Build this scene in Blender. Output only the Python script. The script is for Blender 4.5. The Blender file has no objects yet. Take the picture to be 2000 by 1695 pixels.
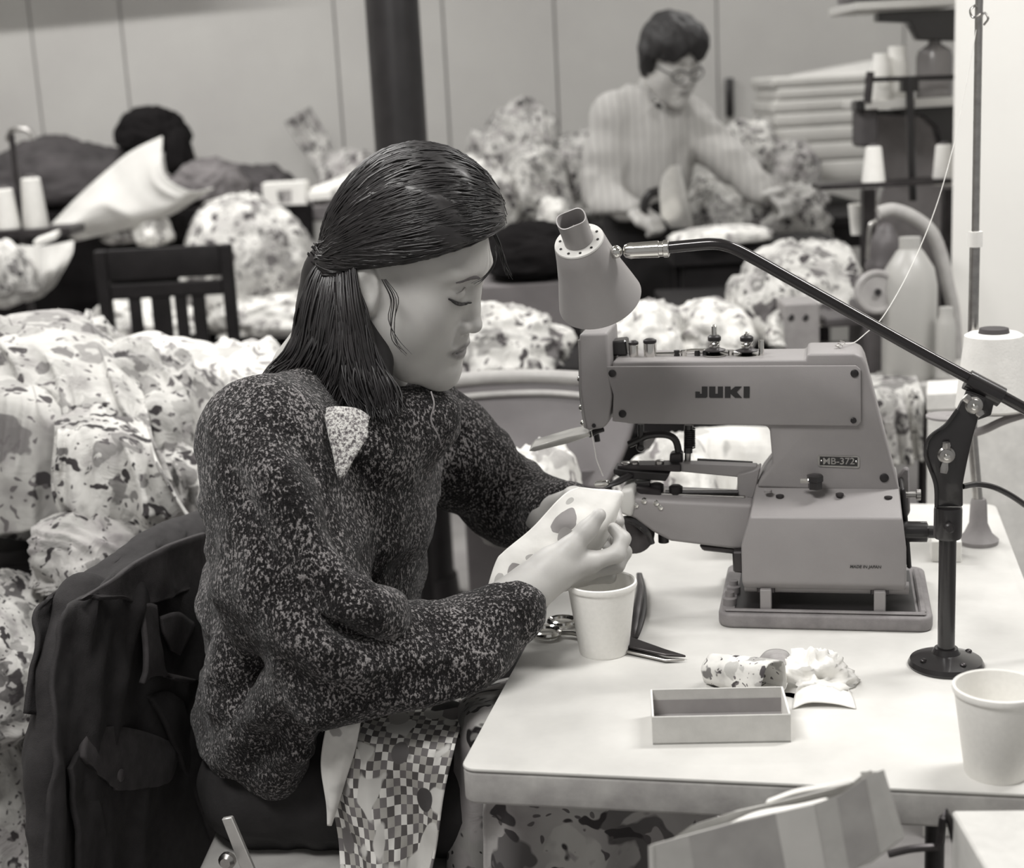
import bpy, bmesh, math, random
import numpy as np
from mathutils import Matrix, Vector
sc = bpy.context.scene
COL = sc.collection
# ------------------------------------------------------------------ camera
FPX = 2900.0
PITCH = math.atan((847.5 - 190) / FPX)
ROLL = math.radians(3.0)
CAM = np.array([0.0, 0.0, 1.40])
fw = np.array([0, math.cos(PITCH), -math.sin(PITCH)])
r0 = np.array([1.0, 0, 0])
u0 = np.cross(r0, fw)
RX = r0 * math.cos(ROLL) - u0 * math.sin(ROLL)
UX = r0 * math.sin(ROLL) + u0 * math.cos(ROLL)
cd = bpy.data.cameras.new('camera')
cam = bpy.data.objects.new('camera', cd)
COL.objects.link(cam)
m = Matrix.Identity(4)
for i in range(3):
    m[i][0] = RX[i]; m[i][1] = UX[i]; m[i][2] = -fw[i]; m[i][3] = CAM[i]
cam.matrix_world = m
cd.sensor_fit = 'HORIZONTAL'
cd.sensor_width = 36.0
cd.lens = FPX / 2000 * 36.0
cd.clip_start = 0.05
cd.dof.use_dof = True
cd.dof.focus_distance = 1.72
cd.dof.aperture_fstop = 4.6
sc.camera = cam
# ------------------------------------------------------------------ world, lights, exposure
w = bpy.data.worlds.new('world'); sc.world = w
w.use_nodes = True
w.node_tree.nodes['Background'].inputs[0].default_value = (1.0, 0.985, 0.96, 1)
w.node_tree.nodes['Background'].inputs[1].default_value = 0.32
def area(name, loc, sx, sy, energy, target=None):
    l = bpy.data.lights.new(name, 'AREA'); l.shape = 'RECTANGLE'; l.size = sx; l.size_y = sy
    l.energy = energy; l.color = (1.0, 0.985, 0.96)
    o = bpy.data.objects.new(name, l); COL.objects.link(o); o.location = loc
    if target is not None:
        o.rotation_euler = (Vector(target) - Vector(loc)).to_track_quat('-Z', 'Y').to_euler()
    return o
area('ceiling_light_near', (-0.75, 0.75, 2.85), 1.2, 0.35, 42, (-0.1, 1.5, 0.8))
area('ceiling_light_side', (1.5, 1.9, 2.9), 1.2, 0.3, 45)
area('ceiling_light_mid', (-1.1, 3.2, 2.9), 1.3, 0.2, 38)
area('ceiling_light_far', (1.3, 5.0, 2.9), 1.3, 0.2, 24)
area('ceiling_light_far_left', (-1.6, 4.9, 2.9), 1.3, 0.06, 46)
vs = sc.view_settings
vs.view_transform = 'Standard'; vs.look = 'None'; vs.gamma = 1.0; vs.use_curve_mapping = False
vs.exposure = 0.12
# ------------------------------------------------------------------ pixel -> place
def ray(x, y): return fw + RX * ((x - 1000) / FPX) + UX * ((847.5 - y) / FPX)
def atz(x, y, z):
    d = ray(x, y); return CAM + d * ((z - CAM[2]) / d[2])
def aty(x, y, Y):
    d = ray(x, y); return CAM + d * (Y / d[1])
def onp(x, y, o, n):
    d = ray(x, y); o = np.array(o, float); n = np.array(n, float)
    return CAM + d * (np.dot(o - CAM, n) / np.dot(d, n))
ZT = 0.74                                   # table height
TA = np.array([-0.071, 1.394, ZT])          # near left corner of the sewing table
TH = math.radians(12.5)
TW = np.array([math.cos(TH), -math.sin(TH), 0])
TD = np.array([math.sin(TH), math.cos(TH), 0])
ZZ = np.array([0, 0, 1.0])
def T(u, v, z): return TA + TW * u + TD * v + ZZ * z       # table frame, z above the top
def pv(x, y, v): return onp(x, y, T(0, v, 0), TD)          # pixel on a plane of constant table depth
def pt(x, y, z=0.0): return atz(x, y, ZT + z)              # pixel on / above the table top
# ------------------------------------------------------------------ noise
def _hash(ix, iy, iz, seed):
    h = (ix * 374761393 + iy * 668265263 + iz * 2147483647 + seed * 974634777) & 0xffffffff
    h = ((h ^ (h >> 13)) * 1274126177) & 0xffffffff
    h = ((h ^ (h >> 16)) * 2246822519) & 0xffffffff
    return ((h ^ (h >> 15)) & 0xffff) / 65535.0 * 2 - 1
def vnoise(P, seed=0):
    P = np.asarray(P, float); I = np.floor(P).astype(np.int64); f = P - I
    f = f * f * f * (f * (f * 6 - 15) + 10)
    r = 0
    for dx in (0, 1):
        wx = f[..., 0] if dx else 1 - f[..., 0]
        for dy in (0, 1):
            wy = f[..., 1] if dy else 1 - f[..., 1]
            for dz in (0, 1):
                wz = f[..., 2] if dz else 1 - f[..., 2]
                r = r + wx * wy * wz * _hash(I[..., 0] + dx, I[..., 1] + dy, I[..., 2] + dz, seed)
    return r
def fbm(P, seed=0, o=3):
    a, r = 1.0, 0
    for k in range(o):
        r = r + a * vnoise(np.asarray(P) * 2 ** k, seed + k); a *= 0.5
    return r
def ridge(P, seed=0, o=3):
    a, r = 1.0, 0
    for k in range(o):
        r = r + a * (1 - 2 * np.abs(vnoise(np.asarray(P) * 1.9 ** k, seed + k))); a *= 0.55
    return r
# ------------------------------------------------------------------ mesh builders: each gives (V, F)
def merge(*parts):
    V, F, n = [], [], 0
    for v, f in parts:
        v = np.asarray(v, float).reshape(-1, 3)
        V.append(v); F += [tuple(i + n for i in q) for q in f]; n += len(v)
    return np.vstack(V), F
def bevelled(VF, w, seg=2, angle=30):
    bm = bmesh.new()
    vs_ = [bm.verts.new(p) for p in VF[0]]
    for q in VF[1]:
        try: bm.faces.new([vs_[i] for i in q])
        except ValueError: pass
    bmesh.ops.recalc_face_normals(bm, faces=bm.faces)
    es = [e for e in bm.edges if len(e.link_faces) == 2 and e.calc_face_angle(0) > math.radians(angle)]
    bmesh.ops.bevel(bm, geom=es, offset=w, segments=seg, profile=0.5, affect='EDGES', clamp_overlap=True)
    bm.verts.index_update()
    V = np.array([v.co[:] for v in bm.verts]); F = [tuple(v.index for v in f.verts) for f in bm.faces]
    bm.free()
    return V, F
def prism(pts, ext, bev=0, seg=2):
    """closed polygon of 3D points pushed along the vector ext"""
    P = np.array(pts, float); n = len(P); e = np.array(ext, float)
    V = np.vstack([P, P + e])
    F = [tuple(range(n)), tuple(range(2 * n - 1, n - 1, -1))] + [(i, i + n, (i + 1) % n + n, (i + 1) % n) for i in range(n)]
    return bevelled((V, F), bev, seg) if bev else (V, F)
def box(o, ax, ay, az, bev=0, seg=2):
    """box from corner o along three edge vectors"""
    o = np.array(o, float); ax = np.array(ax, float); ay = np.array(ay, float); az = np.array(az, float)
    return prism([o, o + ax, o + ax + ay, o + ay], az, bev, seg)
def cbox(c, sx, sy, sz, rz=0.0, bev=0, seg=2):
    """box standing on c (centre of its foot)"""
    ax = np.array([math.cos(rz), math.sin(rz), 0]) * sx; ay = np.array([-math.sin(rz), math.cos(rz), 0]) * sy
    return box(np.array(c, float) - ax / 2 - ay / 2, ax, ay, (0, 0, sz), bev, seg)
def tbox(u0_, u1_, v0_, v1_, z0_, z1_, bev=0, seg=2):
    return box(T(u0_, v0_, z0_), TW * (u1_ - u0_), TD * (v1_ - v0_), ZZ * (z1_ - z0_), bev, seg)
def frame(ax):
    ax = np.array(ax, float); ax /= np.linalg.norm(ax)
    t = np.array([1.0, 0, 0]) if abs(ax[0]) < 0.8 else np.array([0, 1.0, 0])
    a = np.cross(ax, t); a /= np.linalg.norm(a)
    return a, np.cross(ax, a), ax
def lathe(prof, o, axis=(0, 0, 1), n=32, capA=True, capB=True):
    a, b, c = frame(axis); o = np.array(o, float); V = []; F = []
    for r, z in prof:
        for i in range(n):
            t = 2 * math.pi * i / n
            V.append(o + c * z + (a * math.cos(t) + b * math.sin(t)) * r)
    for k in range(len(prof) - 1):
        for i in range(n):
            j = (i + 1) % n
            F.append((k * n + i, k * n + j, (k + 1) * n + j, (k + 1) * n + i))
    if capA: F.append(tuple(range(n - 1, -1, -1)))
    if capB: F.append(tuple(range((len(prof) - 1) * n, len(prof) * n)))
    return np.array(V), F
def rod(a, b, r, n=12, r2=None):
    a = np.array(a, float); b = np.array(b, float)
    return lathe([(r, 0), (r if r2 is None else r2, np.linalg.norm(b - a))], a, b - a, n)
def spline(P, n=8):
    P = np.array(P, float); Q = np.vstack([2 * P[0] - P[1], P, 2 * P[-1] - P[-2]]); out = []
    for i in range(1, len(Q) - 2):
        for k in range(n):
            t = k / n
            out.append(0.5 * ((2 * Q[i]) + (-Q[i - 1] + Q[i + 1]) * t + (2 * Q[i - 1] - 5 * Q[i] + 4 * Q[i + 1] - Q[i + 2]) * t * t + (-Q[i - 1] + 3 * Q[i] - 3 * Q[i + 1] + Q[i + 2]) * t ** 3))
    out.append(P[-1])
    return np.array(out)
def tube(P, r, n=8, flat=None, cap=True):
    """tube along points; r a number or list; flat=(normal, factor) squashes it"""
    P = np.array(P, float); m_ = len(P)
    R_ = np.full(m_, r, float) if np.isscalar(r) else np.interp(np.linspace(0, 1, m_), np.linspace(0, 1, len(r)), r)
    t = np.gradient(P, axis=0); t /= np.linalg.norm(t, axis=1)[:, None] + 1e-12
    a, _, _ = frame(t[0]); V = []; F = []
    for k in range(m_):
        a = a - t[k] * np.dot(a, t[k]); a /= np.linalg.norm(a) + 1e-12
        b = np.cross(t[k], a)
        for i in range(n):
            th = 2 * math.pi * i / n
            o = (a * math.cos(th) + b * math.sin(th)) * R_[k]
            if flat is not None:
                nn = np.array(flat[0], float); o = o - nn * np.dot(o, nn) * (1 - flat[1])
            V.append(P[k] + o)
    for k in range(m_ - 1):
        for i in range(n):
            j = (i + 1) % n
            F.append((k * n + i, k * n + j, (k + 1) * n + j, (k + 1) * n + i))
    if cap: F += [tuple(range(n - 1, -1, -1)), tuple(range((m_ - 1) * n, m_ * n))]
    return np.array(V), F
def ball(c, r, n=16, m_=10, axis=(0, 0, 1)):
    r = np.ones(3) * r if np.isscalar(r) else np.array(r, float)
    V, F = lathe([(math.sin(math.pi * (k + 0.02) / (m_ + 0.04)), -math.cos(math.pi * (k + 0.02) / (m_ + 0.04))) for k in range(m_ + 1)], (0, 0, 0), axis, n)
    return V * r + np.array(c, float), F
def sheet(G):
    """grid of points (rows, cols, 3) -> surface"""
    G = np.array(G, float); a, b = G.shape[:2]
    F = [(i * b + j, i * b + j + 1, (i + 1) * b + j + 1, (i + 1) * b + j) for i in range(a - 1) for j in range(b - 1)]
    return G.reshape(-1, 3), F
def solid_sheet(G, th):
    """cloth or paper with a real thickness"""
    G = np.array(G, float); a, b = G.shape[:2]
    n = np.cross(np.gradient(G, axis=1), np.gradient(G, axis=0)); n /= np.linalg.norm(n, axis=2)[..., None] + 1e-12
    V1, F1 = sheet(G + n * th / 2); V2, F2 = sheet(G - n * th / 2); N = a * b
    F = F1 + [tuple(i + N for i in reversed(q)) for q in F2]
    rim = [j for j in range(b)] + [i * b + b - 1 for i in range(1, a)] + [(a - 1) * b + j for j in range(b - 2, -1, -1)] + [i * b for i in range(a - 2, 0, -1)]
    for k in range(len(rim)):
        p, q = rim[k], rim[(k + 1) % len(rim)]
        F.append((q, p, p + N, q + N))
    return np.vstack([V1, V2]), F
def bilinear(c00, c10, c11, c01, nu, nv):
    s = np.linspace(0, 1, nu)[None, :, None]; t = np.linspace(0, 1, nv)[:, None, None]
    c00, c10, c11, c01 = [np.array(c, float) for c in (c00, c10, c11, c01)]
    return (c00 * (1 - s) + c10 * s) * (1 - t) + (c01 * (1 - s) + c11 * s) * t
# ------------------------------------------------------------------ signed distance bodies
class SDF:
    def __init__(s, lo, hi, h):
        s.h = h; s.lo = np.array(lo, float)
        s.n = (np.ceil((np.array(hi, float) - s.lo) / h)).astype(int) + 1
        s.D = np.full(tuple(s.n), 1.0, np.float32)
    def _blk(s, lo, hi):
        a = np.clip(np.floor((np.array(lo) - s.lo) / s.h).astype(int), 0, s.n - 1)
        b = np.clip(np.ceil((np.array(hi) - s.lo) / s.h).astype(int) + 1, 1, s.n)
        if np.any(b <= a): return None, None
        sl = tuple(slice(a[i], b[i]) for i in range(3))
        g = np.meshgrid(*[s.lo[i] + s.h * np.arange(a[i], b[i]) for i in range(3)], indexing='ij')
        return sl, np.stack(g, -1)
    def _put(s, sl, d, k, op):
        D = s.D[sl].astype(float)
        if op == 'sub': d = -d
        if op == 'add':
            h = np.maximum(k - np.abs(D - d), 0) / k
            r = np.minimum(D, d) - h * h * k * 0.25
        else:
            h = np.maximum(k - np.abs(D - d), 0) / k
            r = np.maximum(D, d) + h * h * k * 0.25
        s.D[sl] = r
    def cone(s, a, b, ra, rb, k=0.02, op='add', squash=None):
        a = np.array(a, float); b = np.array(b, float); m_ = max(ra, rb) + 2.2 * k + 2 * s.h
        sl, P = s._blk(np.minimum(a, b) - m_, np.maximum(a, b) + m_)
        if sl is None: return
        ba = b - a; t = np.clip(((P - a) @ ba) / (ba @ ba + 1e-12), 0, 1)
        q = P - a - t[..., None] * ba
        if squash is not None:
            nn = np.array(squash[0], float); nn /= np.linalg.norm(nn)
            q = q + nn * ((q @ nn) * (1 / squash[1] - 1))[..., None]
        d = np.linalg.norm(q, axis=-1) - (ra + (rb - ra) * t)
        if squash is not None: d = d * min(1, max(squash[1], 0.6))
        s._put(sl, d, k, op)
    def chain(s, P, R_, k=0.02, op='add', squash=None):
        for i in range(len(P) - 1): s.cone(P[i], P[i + 1], R_[i], R_[i + 1], k, op, squash)
    def ell(s, c, r, M=None, k=0.02, op='add'):
        c = np.array(c, float); r = np.array(r, float); m_ = r.max() + 2.2 * k + 2 * s.h
        sl, P = s._blk(c - m_, c + m_)
        if sl is None: return
        q = P - c
        if M is not None: q = q @ np.array(M, float)      # columns of M are the axes
        k0 = np.linalg.norm(q / r, axis=-1); k1 = np.linalg.norm(q / (r * r), axis=-1) + 1e-9
        s._put(sl, k0 * (k0 - 1) / k1, k, op)
    def cut(s, o, n, k=0.004):
        """remove what lies beyond the plane (o, n)"""
        g = np.meshgrid(*[s.lo[i] + s.h * np.arange(s.n[i]) for i in range(3)], indexing='ij')
        n = np.array(n, float); n /= np.linalg.norm(n)
        d = (g[0] - o[0]) * n[0] + (g[1] - o[1]) * n[1] + (g[2] - o[2]) * n[2]
        s.D = np.maximum(s.D, d).astype(np.float32)
    def mesh(s, smooth=1):
        D = s.D; S = D < 0; n = np.array(D.shape); C = n - 1
        ids, pos = [], []; edges = []
        for ax in range(3):
            sh = [slice(None)] * 3; sh0 = list(sh); sh1 = list(sh); sh0[ax] = slice(0, -1); sh1[ax] = slice(1, None)
            A_, B_ = D[tuple(sh0)], D[tuple(sh1)]
            ix = np.stack(np.nonzero((A_ < 0) != (B_ < 0)), 1)
            da = A_[tuple(ix.T)]; db = B_[tuple(ix.T)]
            p = ix.astype(float); p[:, ax] += da / (da - db)
            o1, o2 = [(1, 2), (2, 0), (0, 1)][ax]
            quad = []
            for d1, d2 in ((1, 1), (0, 1), (0, 0), (1, 0)):
                c = ix.copy(); c[:, o1] -= d1; c[:, o2] -= d2
                ok = np.all((c >= 0) & (c < C), axis=1)
                cid = np.where(ok, (c[:, 0] * C[1] + c[:, 1]) * C[2] + c[:, 2], -1)
                quad.append(cid); ids.append(cid[ok]); pos.append(p[ok])
            edges.append((np.stack(quad, 1), da < 0))
        ids = np.concatenate(ids); pos = np.concatenate(pos)
        u, inv = np.unique(ids, return_inverse=True); cnt = np.bincount(inv)
        V = np.stack([np.bincount(inv, pos[:, i]) / cnt for i in range(3)], 1)
        F = []
        for q, neg in edges:
            ok = np.all(q >= 0, axis=1); q = np.searchsorted(u, q[ok]); neg = neg[ok]
            q[~neg] = q[~neg][:, ::-1]; F.append(q)
        F = np.concatenate(F)
        V = V * s.h + s.lo
        return smooth_mesh(V, F, smooth), F
def smooth_mesh(V, F, it=1, lam=0.5, mask=None):
    F = np.asarray(F); E_ = np.concatenate([F[:, [0, 1]], F[:, [1, 2]], F[:, [2, 3]], F[:, [3, 0]]])
    cnt = np.bincount(E_[:, 0], minlength=len(V)) + np.bincount(E_[:, 1], minlength=len(V))
    for _ in range(it):
        S = np.stack([np.bincount(E_[:, 0], V[E_[:, 1], i], len(V)) + np.bincount(E_[:, 1], V[E_[:, 0], i], len(V)) for i in range(3)], 1)
        d = (S / np.maximum(cnt, 1)[:, None] - V) * lam
        V = V + (d if mask is None else d * mask[:, None])
    return V
def normals(V, F):
    F = np.asarray(F); n = np.cross(V[F[:, 2]] - V[F[:, 0]], V[F[:, 3]] - V[F[:, 1]])
    N = np.stack([sum(np.bincount(F[:, j], n[:, i], len(V)) for j in range(4)) for i in range(3)], 1)
    return N / (np.linalg.norm(N, axis=1)[:, None] + 1e-12)
# ------------------------------------------------------------------ objects
ORG = {}
def meshdata(name, V, F, uv=None):
    me = bpy.data.meshes.new(name)
    if isinstance(F, np.ndarray):
        nf, k = F.shape
        me.vertices.add(len(V)); me.vertices.foreach_set('co', np.asarray(V, np.float32).ravel())
        me.loops.add(nf * k); me.loops.foreach_set('vertex_index', F.astype(np.int32).ravel())
        me.polygons.add(nf); me.polygons.foreach_set('loop_start', np.arange(0, nf * k, k, dtype=np.int32))
        me.polygons.foreach_set('loop_total', np.full(nf, k, np.int32)); me.update(calc_edges=True)
    else:
        me.from_pydata([tuple(p) for p in V], [], F); me.update()
    return me
def obj(name, VF, mat, parent=None, smooth=True, auto=35, uv=None):
    V, F = VF; V = np.asarray(V, float)
    if parent is None:
        o0 = np.array([(V[:, 0].min() + V[:, 0].max()) / 2, (V[:, 1].min() + V[:, 1].max()) / 2, V[:, 2].min()])
    else: o0 = ORG[parent.name]
    me = meshdata(name, V - o0, F)
    if not isinstance(F, np.ndarray):
        bm = bmesh.new(); bm.from_mesh(me); bmesh.ops.recalc_face_normals(bm, faces=bm.faces); bm.to_mesh(me); bm.free()
    if uv is not None:
        L = me.uv_layers.new(name='UVMap'); ix = np.zeros(len(me.loops), np.int32); me.loops.foreach_get('vertex_index', ix)
        L.data.foreach_set('uv', np.asarray(uv, np.float32)[ix].ravel())
    if smooth:
        me.polygons.foreach_set('use_smooth', np.ones(len(me.polygons), bool))
        if auto and auto < 180: me.set_sharp_from_angle(angle=math.radians(auto))
    me.materials.append(mat)
    o = bpy.data.objects.new(name, me); COL.objects.link(o)
    if parent is None: o.location = o0
    else: o.parent = parent
    ORG[o.name] = o0
    return o
def tag(o, label=None, cat=None, group=None, kind=None):
    if label: o['label'] = label
    if cat: o['category'] = cat
    if group: o['group'] = group
    if kind: o['kind'] = kind
    return o
def thing(name, label, cat, loc, group=None):
    o = bpy.data.objects.new(name, None); COL.objects.link(o); o.location = loc; o.empty_display_size = 0.05
    ORG[o.name] = np.array(loc, float)
    return tag(o, label, cat, group)
def text_mesh(s, size, o, ax, up, depth=0.0006, bold=0.0, shear=0.0, squeeze=1.0):
    cu = bpy.data.curves.new('t', 'FONT'); cu.body = s; cu.size = 1.0; cu.extrude = 0.0; cu.offset = bold; cu.align_x = 'CENTER'; cu.align_y = 'CENTER'; cu.shear = shear
    ob = bpy.data.objects.new('t', cu); COL.objects.link(ob)
    dg = bpy.context.evaluated_depsgraph_get(); me = ob.evaluated_get(dg).to_mesh()
    V = np.array([v.co[:] for v in me.vertices]); F = [tuple(p.vertices) for p in me.polygons]
    ob.evaluated_get(dg).to_mesh_clear(); bpy.data.objects.remove(ob); bpy.data.curves.remove(cu)
    ax = np.array(ax, float); up = np.array(up, float); nn = np.cross(ax, up)
    P = np.array(o, float) + V[:, :1] * ax * size * squeeze + V[:, 1:2] * up * size
    n = len(P)
    return np.vstack([P + nn * depth, P]), F + [tuple(i + n for i in q[::-1]) for q in F]
# ------------------------------------------------------------------ materials
def tint(v):
    t = min(1, v / 0.5); a = np.array([1.0, 0.90, 0.94]); b = np.array([1.0, 0.985, 0.945])
    c = (a + (b - a) * t) * v
    return (float(c[0]), float(c[1]), float(c[2]), 1)
class NT:
    def __init__(s, name):
        s.m = bpy.data.materials.new(name); s.m.use_nodes = True; s.t = s.m.node_tree; s.N = s.t.nodes; s.b = s.N['Principled BSDF']
    def n(s, typ, **kw):
        x = s.N.new(typ)
        for k, v in kw.items():
            if k.startswith('_'): setattr(x, k[1:], v)
            else:
                kk = int(k[1:]) if k[0] == 'i' and k[1:].isdigit() else k.replace('__', ' ')
                x.inputs[kk].default_value = v
        return x
    def l(s, a, b, oa=0, ib=0):
        s.t.links.new(a.outputs[oa], b.inputs[ib]); return b
    def ramp(s, src, stops, out=0, interp='LINEAR'):
        r = s.N.new('ShaderNodeValToRGB'); r.color_ramp.interpolation = interp
        while len(r.color_ramp.elements) < len(stops): r.color_ramp.elements.new(0.5)
        for e, (p, c) in zip(r.color_ramp.elements, stops):
            e.position = p; e.color = tint(c) if np.isscalar(c) else c
        s.t.links.new(src.outputs[out], r.inputs[0]); return r
    def mix(s, fac, a, b, blend='MIX'):
        x = s.N.new('ShaderNodeMix'); x.data_type = 'RGBA'; x.blend_type = blend
        for sock, val in ((x.inputs[0], fac), (x.inputs[6], a), (x.inputs[7], b)):
            if hasattr(val, 'outputs'):
                s.t.links.new(val.outputs[2] if val.type == 'MIX' else val.outputs[0], sock)
            elif hasattr(val, 'is_output'): s.t.links.new(val, sock)
            else: sock.default_value = val
        return x
    def col(s, x): s.t.links.new(x.outputs[2] if x.type == 'MIX' else x.outputs[0], s.b.inputs['Base Color'])
    def bump(s, src, st, dist, out=0):
        x = s.n('ShaderNodeBump', Strength=st, Distance=dist); s.t.links.new(src.outputs[out], x.inputs['Height']); s.t.links.new(x.outputs[0], s.b.inputs['Normal'])
    def coord(s, scale=(1, 1, 1), kind='Object', rot=(0, 0, 0), loc=(0, 0, 0)):
        c = s.N.new('ShaderNodeTexCoord'); mp = s.n('ShaderNodeMapping'); mp.inputs['Scale'].default_value = scale; mp.inputs['Rotation'].default_value = rot; mp.inputs['Location'].default_value = loc
        s.t.links.new(c.outputs[kind], mp.inputs[0]); return mp
MC = {}
def plain(name, v, rough=0.5, metal=0.0, var=0.12, scale=30, bump=0.0, coat=0.0, spec=None, fine=0.0):
    if name in MC: return MC[name]
    s = NT(name); b = s.b
    b.inputs['Roughness'].default_value = rough; b.inputs['Metallic'].default_value = metal; b.inputs['Coat Weight'].default_value = coat
    if spec is not None: b.inputs['Specular IOR Level'].default_value = spec
    c = s.coord(); nz = s.n('ShaderNodeTexNoise', Scale=scale, Detail=5.0, Roughness=0.6); s.l(c, nz)
    s.col(s.ramp(nz, [(0.3, v * (1 - var)), (0.7, min(0.95, v * (1 + var)))]))
    if bump:
        n2 = s.n('ShaderNodeTexNoise', Scale=scale * 8 if not fine else fine, Detail=3.0); s.l(c, n2); s.bump(n2, bump, 0.002)
    MC[name] = s.m
    return s.m
# ================================================================== materials used all over
M_top = plain('white_laminate', 0.64, 0.45, var=0.13, scale=6, bump=0.03, fine=260)
M_edge = plain('worn_shaded_edge_band', 0.40, 0.6, var=0.25, scale=22, bump=0.1)  # the grey holds the shade on this face as well as its wear
M_paint = plain('grey_hammertone_paint', 0.27, 0.5, var=0.05, scale=14, bump=0.10, fine=900)
M_paint2 = plain('grey_paint_base', 0.22, 0.6, var=0.2, scale=40, bump=0.15, fine=700)
M_shade = plain('lamp_shade_paint', 0.32, 0.42, var=0.05, scale=12, bump=0.05, fine=800)
M_black = plain('black_enamel', 0.016, 0.28, var=0.2, coat=0.3)
M_blackm = plain('black_oxide_steel', 0.022, 0.42, metal=0.3, var=0.3)
M_dark = plain('dark_steel', 0.06, 0.35, metal=0.7, var=0.3)
M_chrome = plain('chrome', 0.72, 0.12, metal=1.0, var=0.05)
M_steel = plain('brushed_steel', 0.42, 0.3, metal=1.0, var=0.15, scale=80)
M_foam = plain('white_foam', 0.86, 0.7, var=0.03, scale=200, bump=0.06, fine=1200)
M_card = plain('pale_cardboard', 0.55, 0.85, var=0.08, scale=40, bump=0.08, fine=500)
M_card_shade = plain('card_inside_shade', 0.30, 0.9, var=0.08)  # darker tone paints the shade inside the open tray
M_tape = plain('paper_tape', 0.68, 0.6, var=0.05)
M_white = plain('white_paper', 0.82, 0.8, var=0.04)
M_thread = plain('white_thread_wind', 0.84, 0.8, var=0.04, scale=60, bump=0.2, fine=300)
M_wall = plain('wall_paint', 0.47, 0.8, var=0.06, scale=2.2, bump=0.05, fine=220)
M_wallw = plain('white_partition_paint', 0.88, 0.8, var=0.03, scale=3, bump=0.10, fine=160)
M_seam = plain('seam_dark', 0.32, 0.9)
M_floor = plain('worn_floor', 0.34, 0.6, var=0.25, scale=3.0, bump=0.05)
M_ceil = plain('ceiling_paint', 0.6, 0.9)
M_wood_dk = plain('dark_stained_wood', 0.014, 0.6, var=0.35, scale=12, bump=0.1, spec=0.2)
M_wood = plain('mid_brown_wood', 0.14, 0.6, var=0.3, scale=14)
M_pipe = plain('dark_column_paint', 0.020, 0.4, var=0.45, scale=7, bump=0.1, fine=20)
# ================================================================== the room
def struct(name, VF, mat, parent=None, **k):
    o = obj(name, VF, mat, parent, **k)
    if parent is None: tag(o, kind='structure')
    return o
struct('floor', box((-3.4, -1.5, -0.05), (6.6, 0, 0), (0, 8.2, 0), (0, 0, 0.05)), M_floor, smooth=False)
struct('ceiling', box((-3.4, -1.5, 3.0), (6.6, 0, 0), (0, 8.2, 0), (0, 0, 0.05)), M_ceil, smooth=False)
struct('wall_left', box((-3.45, -1.5, 0), (0.05, 0, 0), (0, 8.2, 0), (0, 0, 3.0)), M_wall, smooth=False)
YB = 6.5
wb = struct('wall_back', box((-3.4, YB + 0.012, 0), (6.6, 0, 0), (0, 0.1, 0), (0, 0, 3.0)), M_seam, smooth=False)
seams = [-3.4, -2.45] + [float(aty(x, 150, YB)[0]) for x in (72, 248, 662, 872, 1088, 1402)] + [1.75, 2.4, 3.2]
for a, b in zip(seams[:-1], seams[1:]):
    obj('wall_panel', box((a + 0.0035, YB - 0.004, 0.0), (b - a - 0.007, 0, 0), (0, 0.016, 0), (0, 0, 3.0), 0.002, 1), M_wall, wb)
XR = float(aty(1862, 250, 3.35)[0])
struct('wall_right', prism([(XR, 3.35, 0), (3.2, 3.35, 0), (3.2, 3.47, 0), (XR + 0.045, 3.47, 0)], (0, 0, 3.0), 0.004, 1), M_wallw)
cp = aty(775, 150, 4.0)
col = thing('steel_column', 'thick dark round column standing behind the seated woman', 'column', (cp[0], 4.0, 0))
obj('shaft', lathe([(0.070, 0), (0.070, 3.0)], (cp[0], 4.0, 0), n=40), M_pipe, col)
obj('base_collar', lathe([(0.12, 0), (0.12, 0.02), (0.085, 0.03), (0.078, 0.1)], (cp[0], 4.0, 0), n=40), M_pipe, col)
# added unseen pipe above the frame, placed to shade the back wall
struct('shadow_pipe_1', rod((-3.4, 6.0, 2.13), (-1.15, 6.0, 2.22), 0.055, 20), M_ceil)
# ================================================================== sewing table
def rounded_rect(u0_, u1_, v0_, v1_, r, z, n=6):
    P = []
    for (cu, cv, a0) in ((u1_ - r, v1_ - r, 0), (u0_ + r, v1_ - r, 90), (u0_ + r, v0_ + r, 180), (u1_ - r, v0_ + r, 270)):
        for k in range(n + 1):
            a = math.radians(a0 + 90 * k / n); P.append(T(cu + r * math.cos(a), cv + r * math.sin(a), z))
    return P
st = thing('sewing_table', 'white laminate sewing table with rounded corner carrying the machine', 'table', T(0.31, 0.5, -ZT))
obj('tabletop', prism(rounded_rect(0, 0.62, 0, 1.0, 0.016, -0.004), ZZ * 0.004, 0.0018, 2), M_top, st)
obj('edge_band', prism(rounded_rect(0.0006, 0.6194, 0.0006, 0.9994, 0.016, -0.040), ZZ * 0.0364, 0.004, 3), M_edge, st)
obj('apron_rail', tbox(0.08, 0.60, 0.05, 0.09, -0.062, -0.041), M_blackm, st)
obj('apron_rail', tbox(0.08, 0.60, 0.92, 0.96, -0.075, -0.041), M_blackm, st)
for (u, v) in ((0.53, 0.07), (0.53, 0.93), (0.12, 0.93)):
    obj('leg', rod(T(u, v, -ZT), T(u, v, -0.06), 0.016, 12), M_blackm, st)
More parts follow.
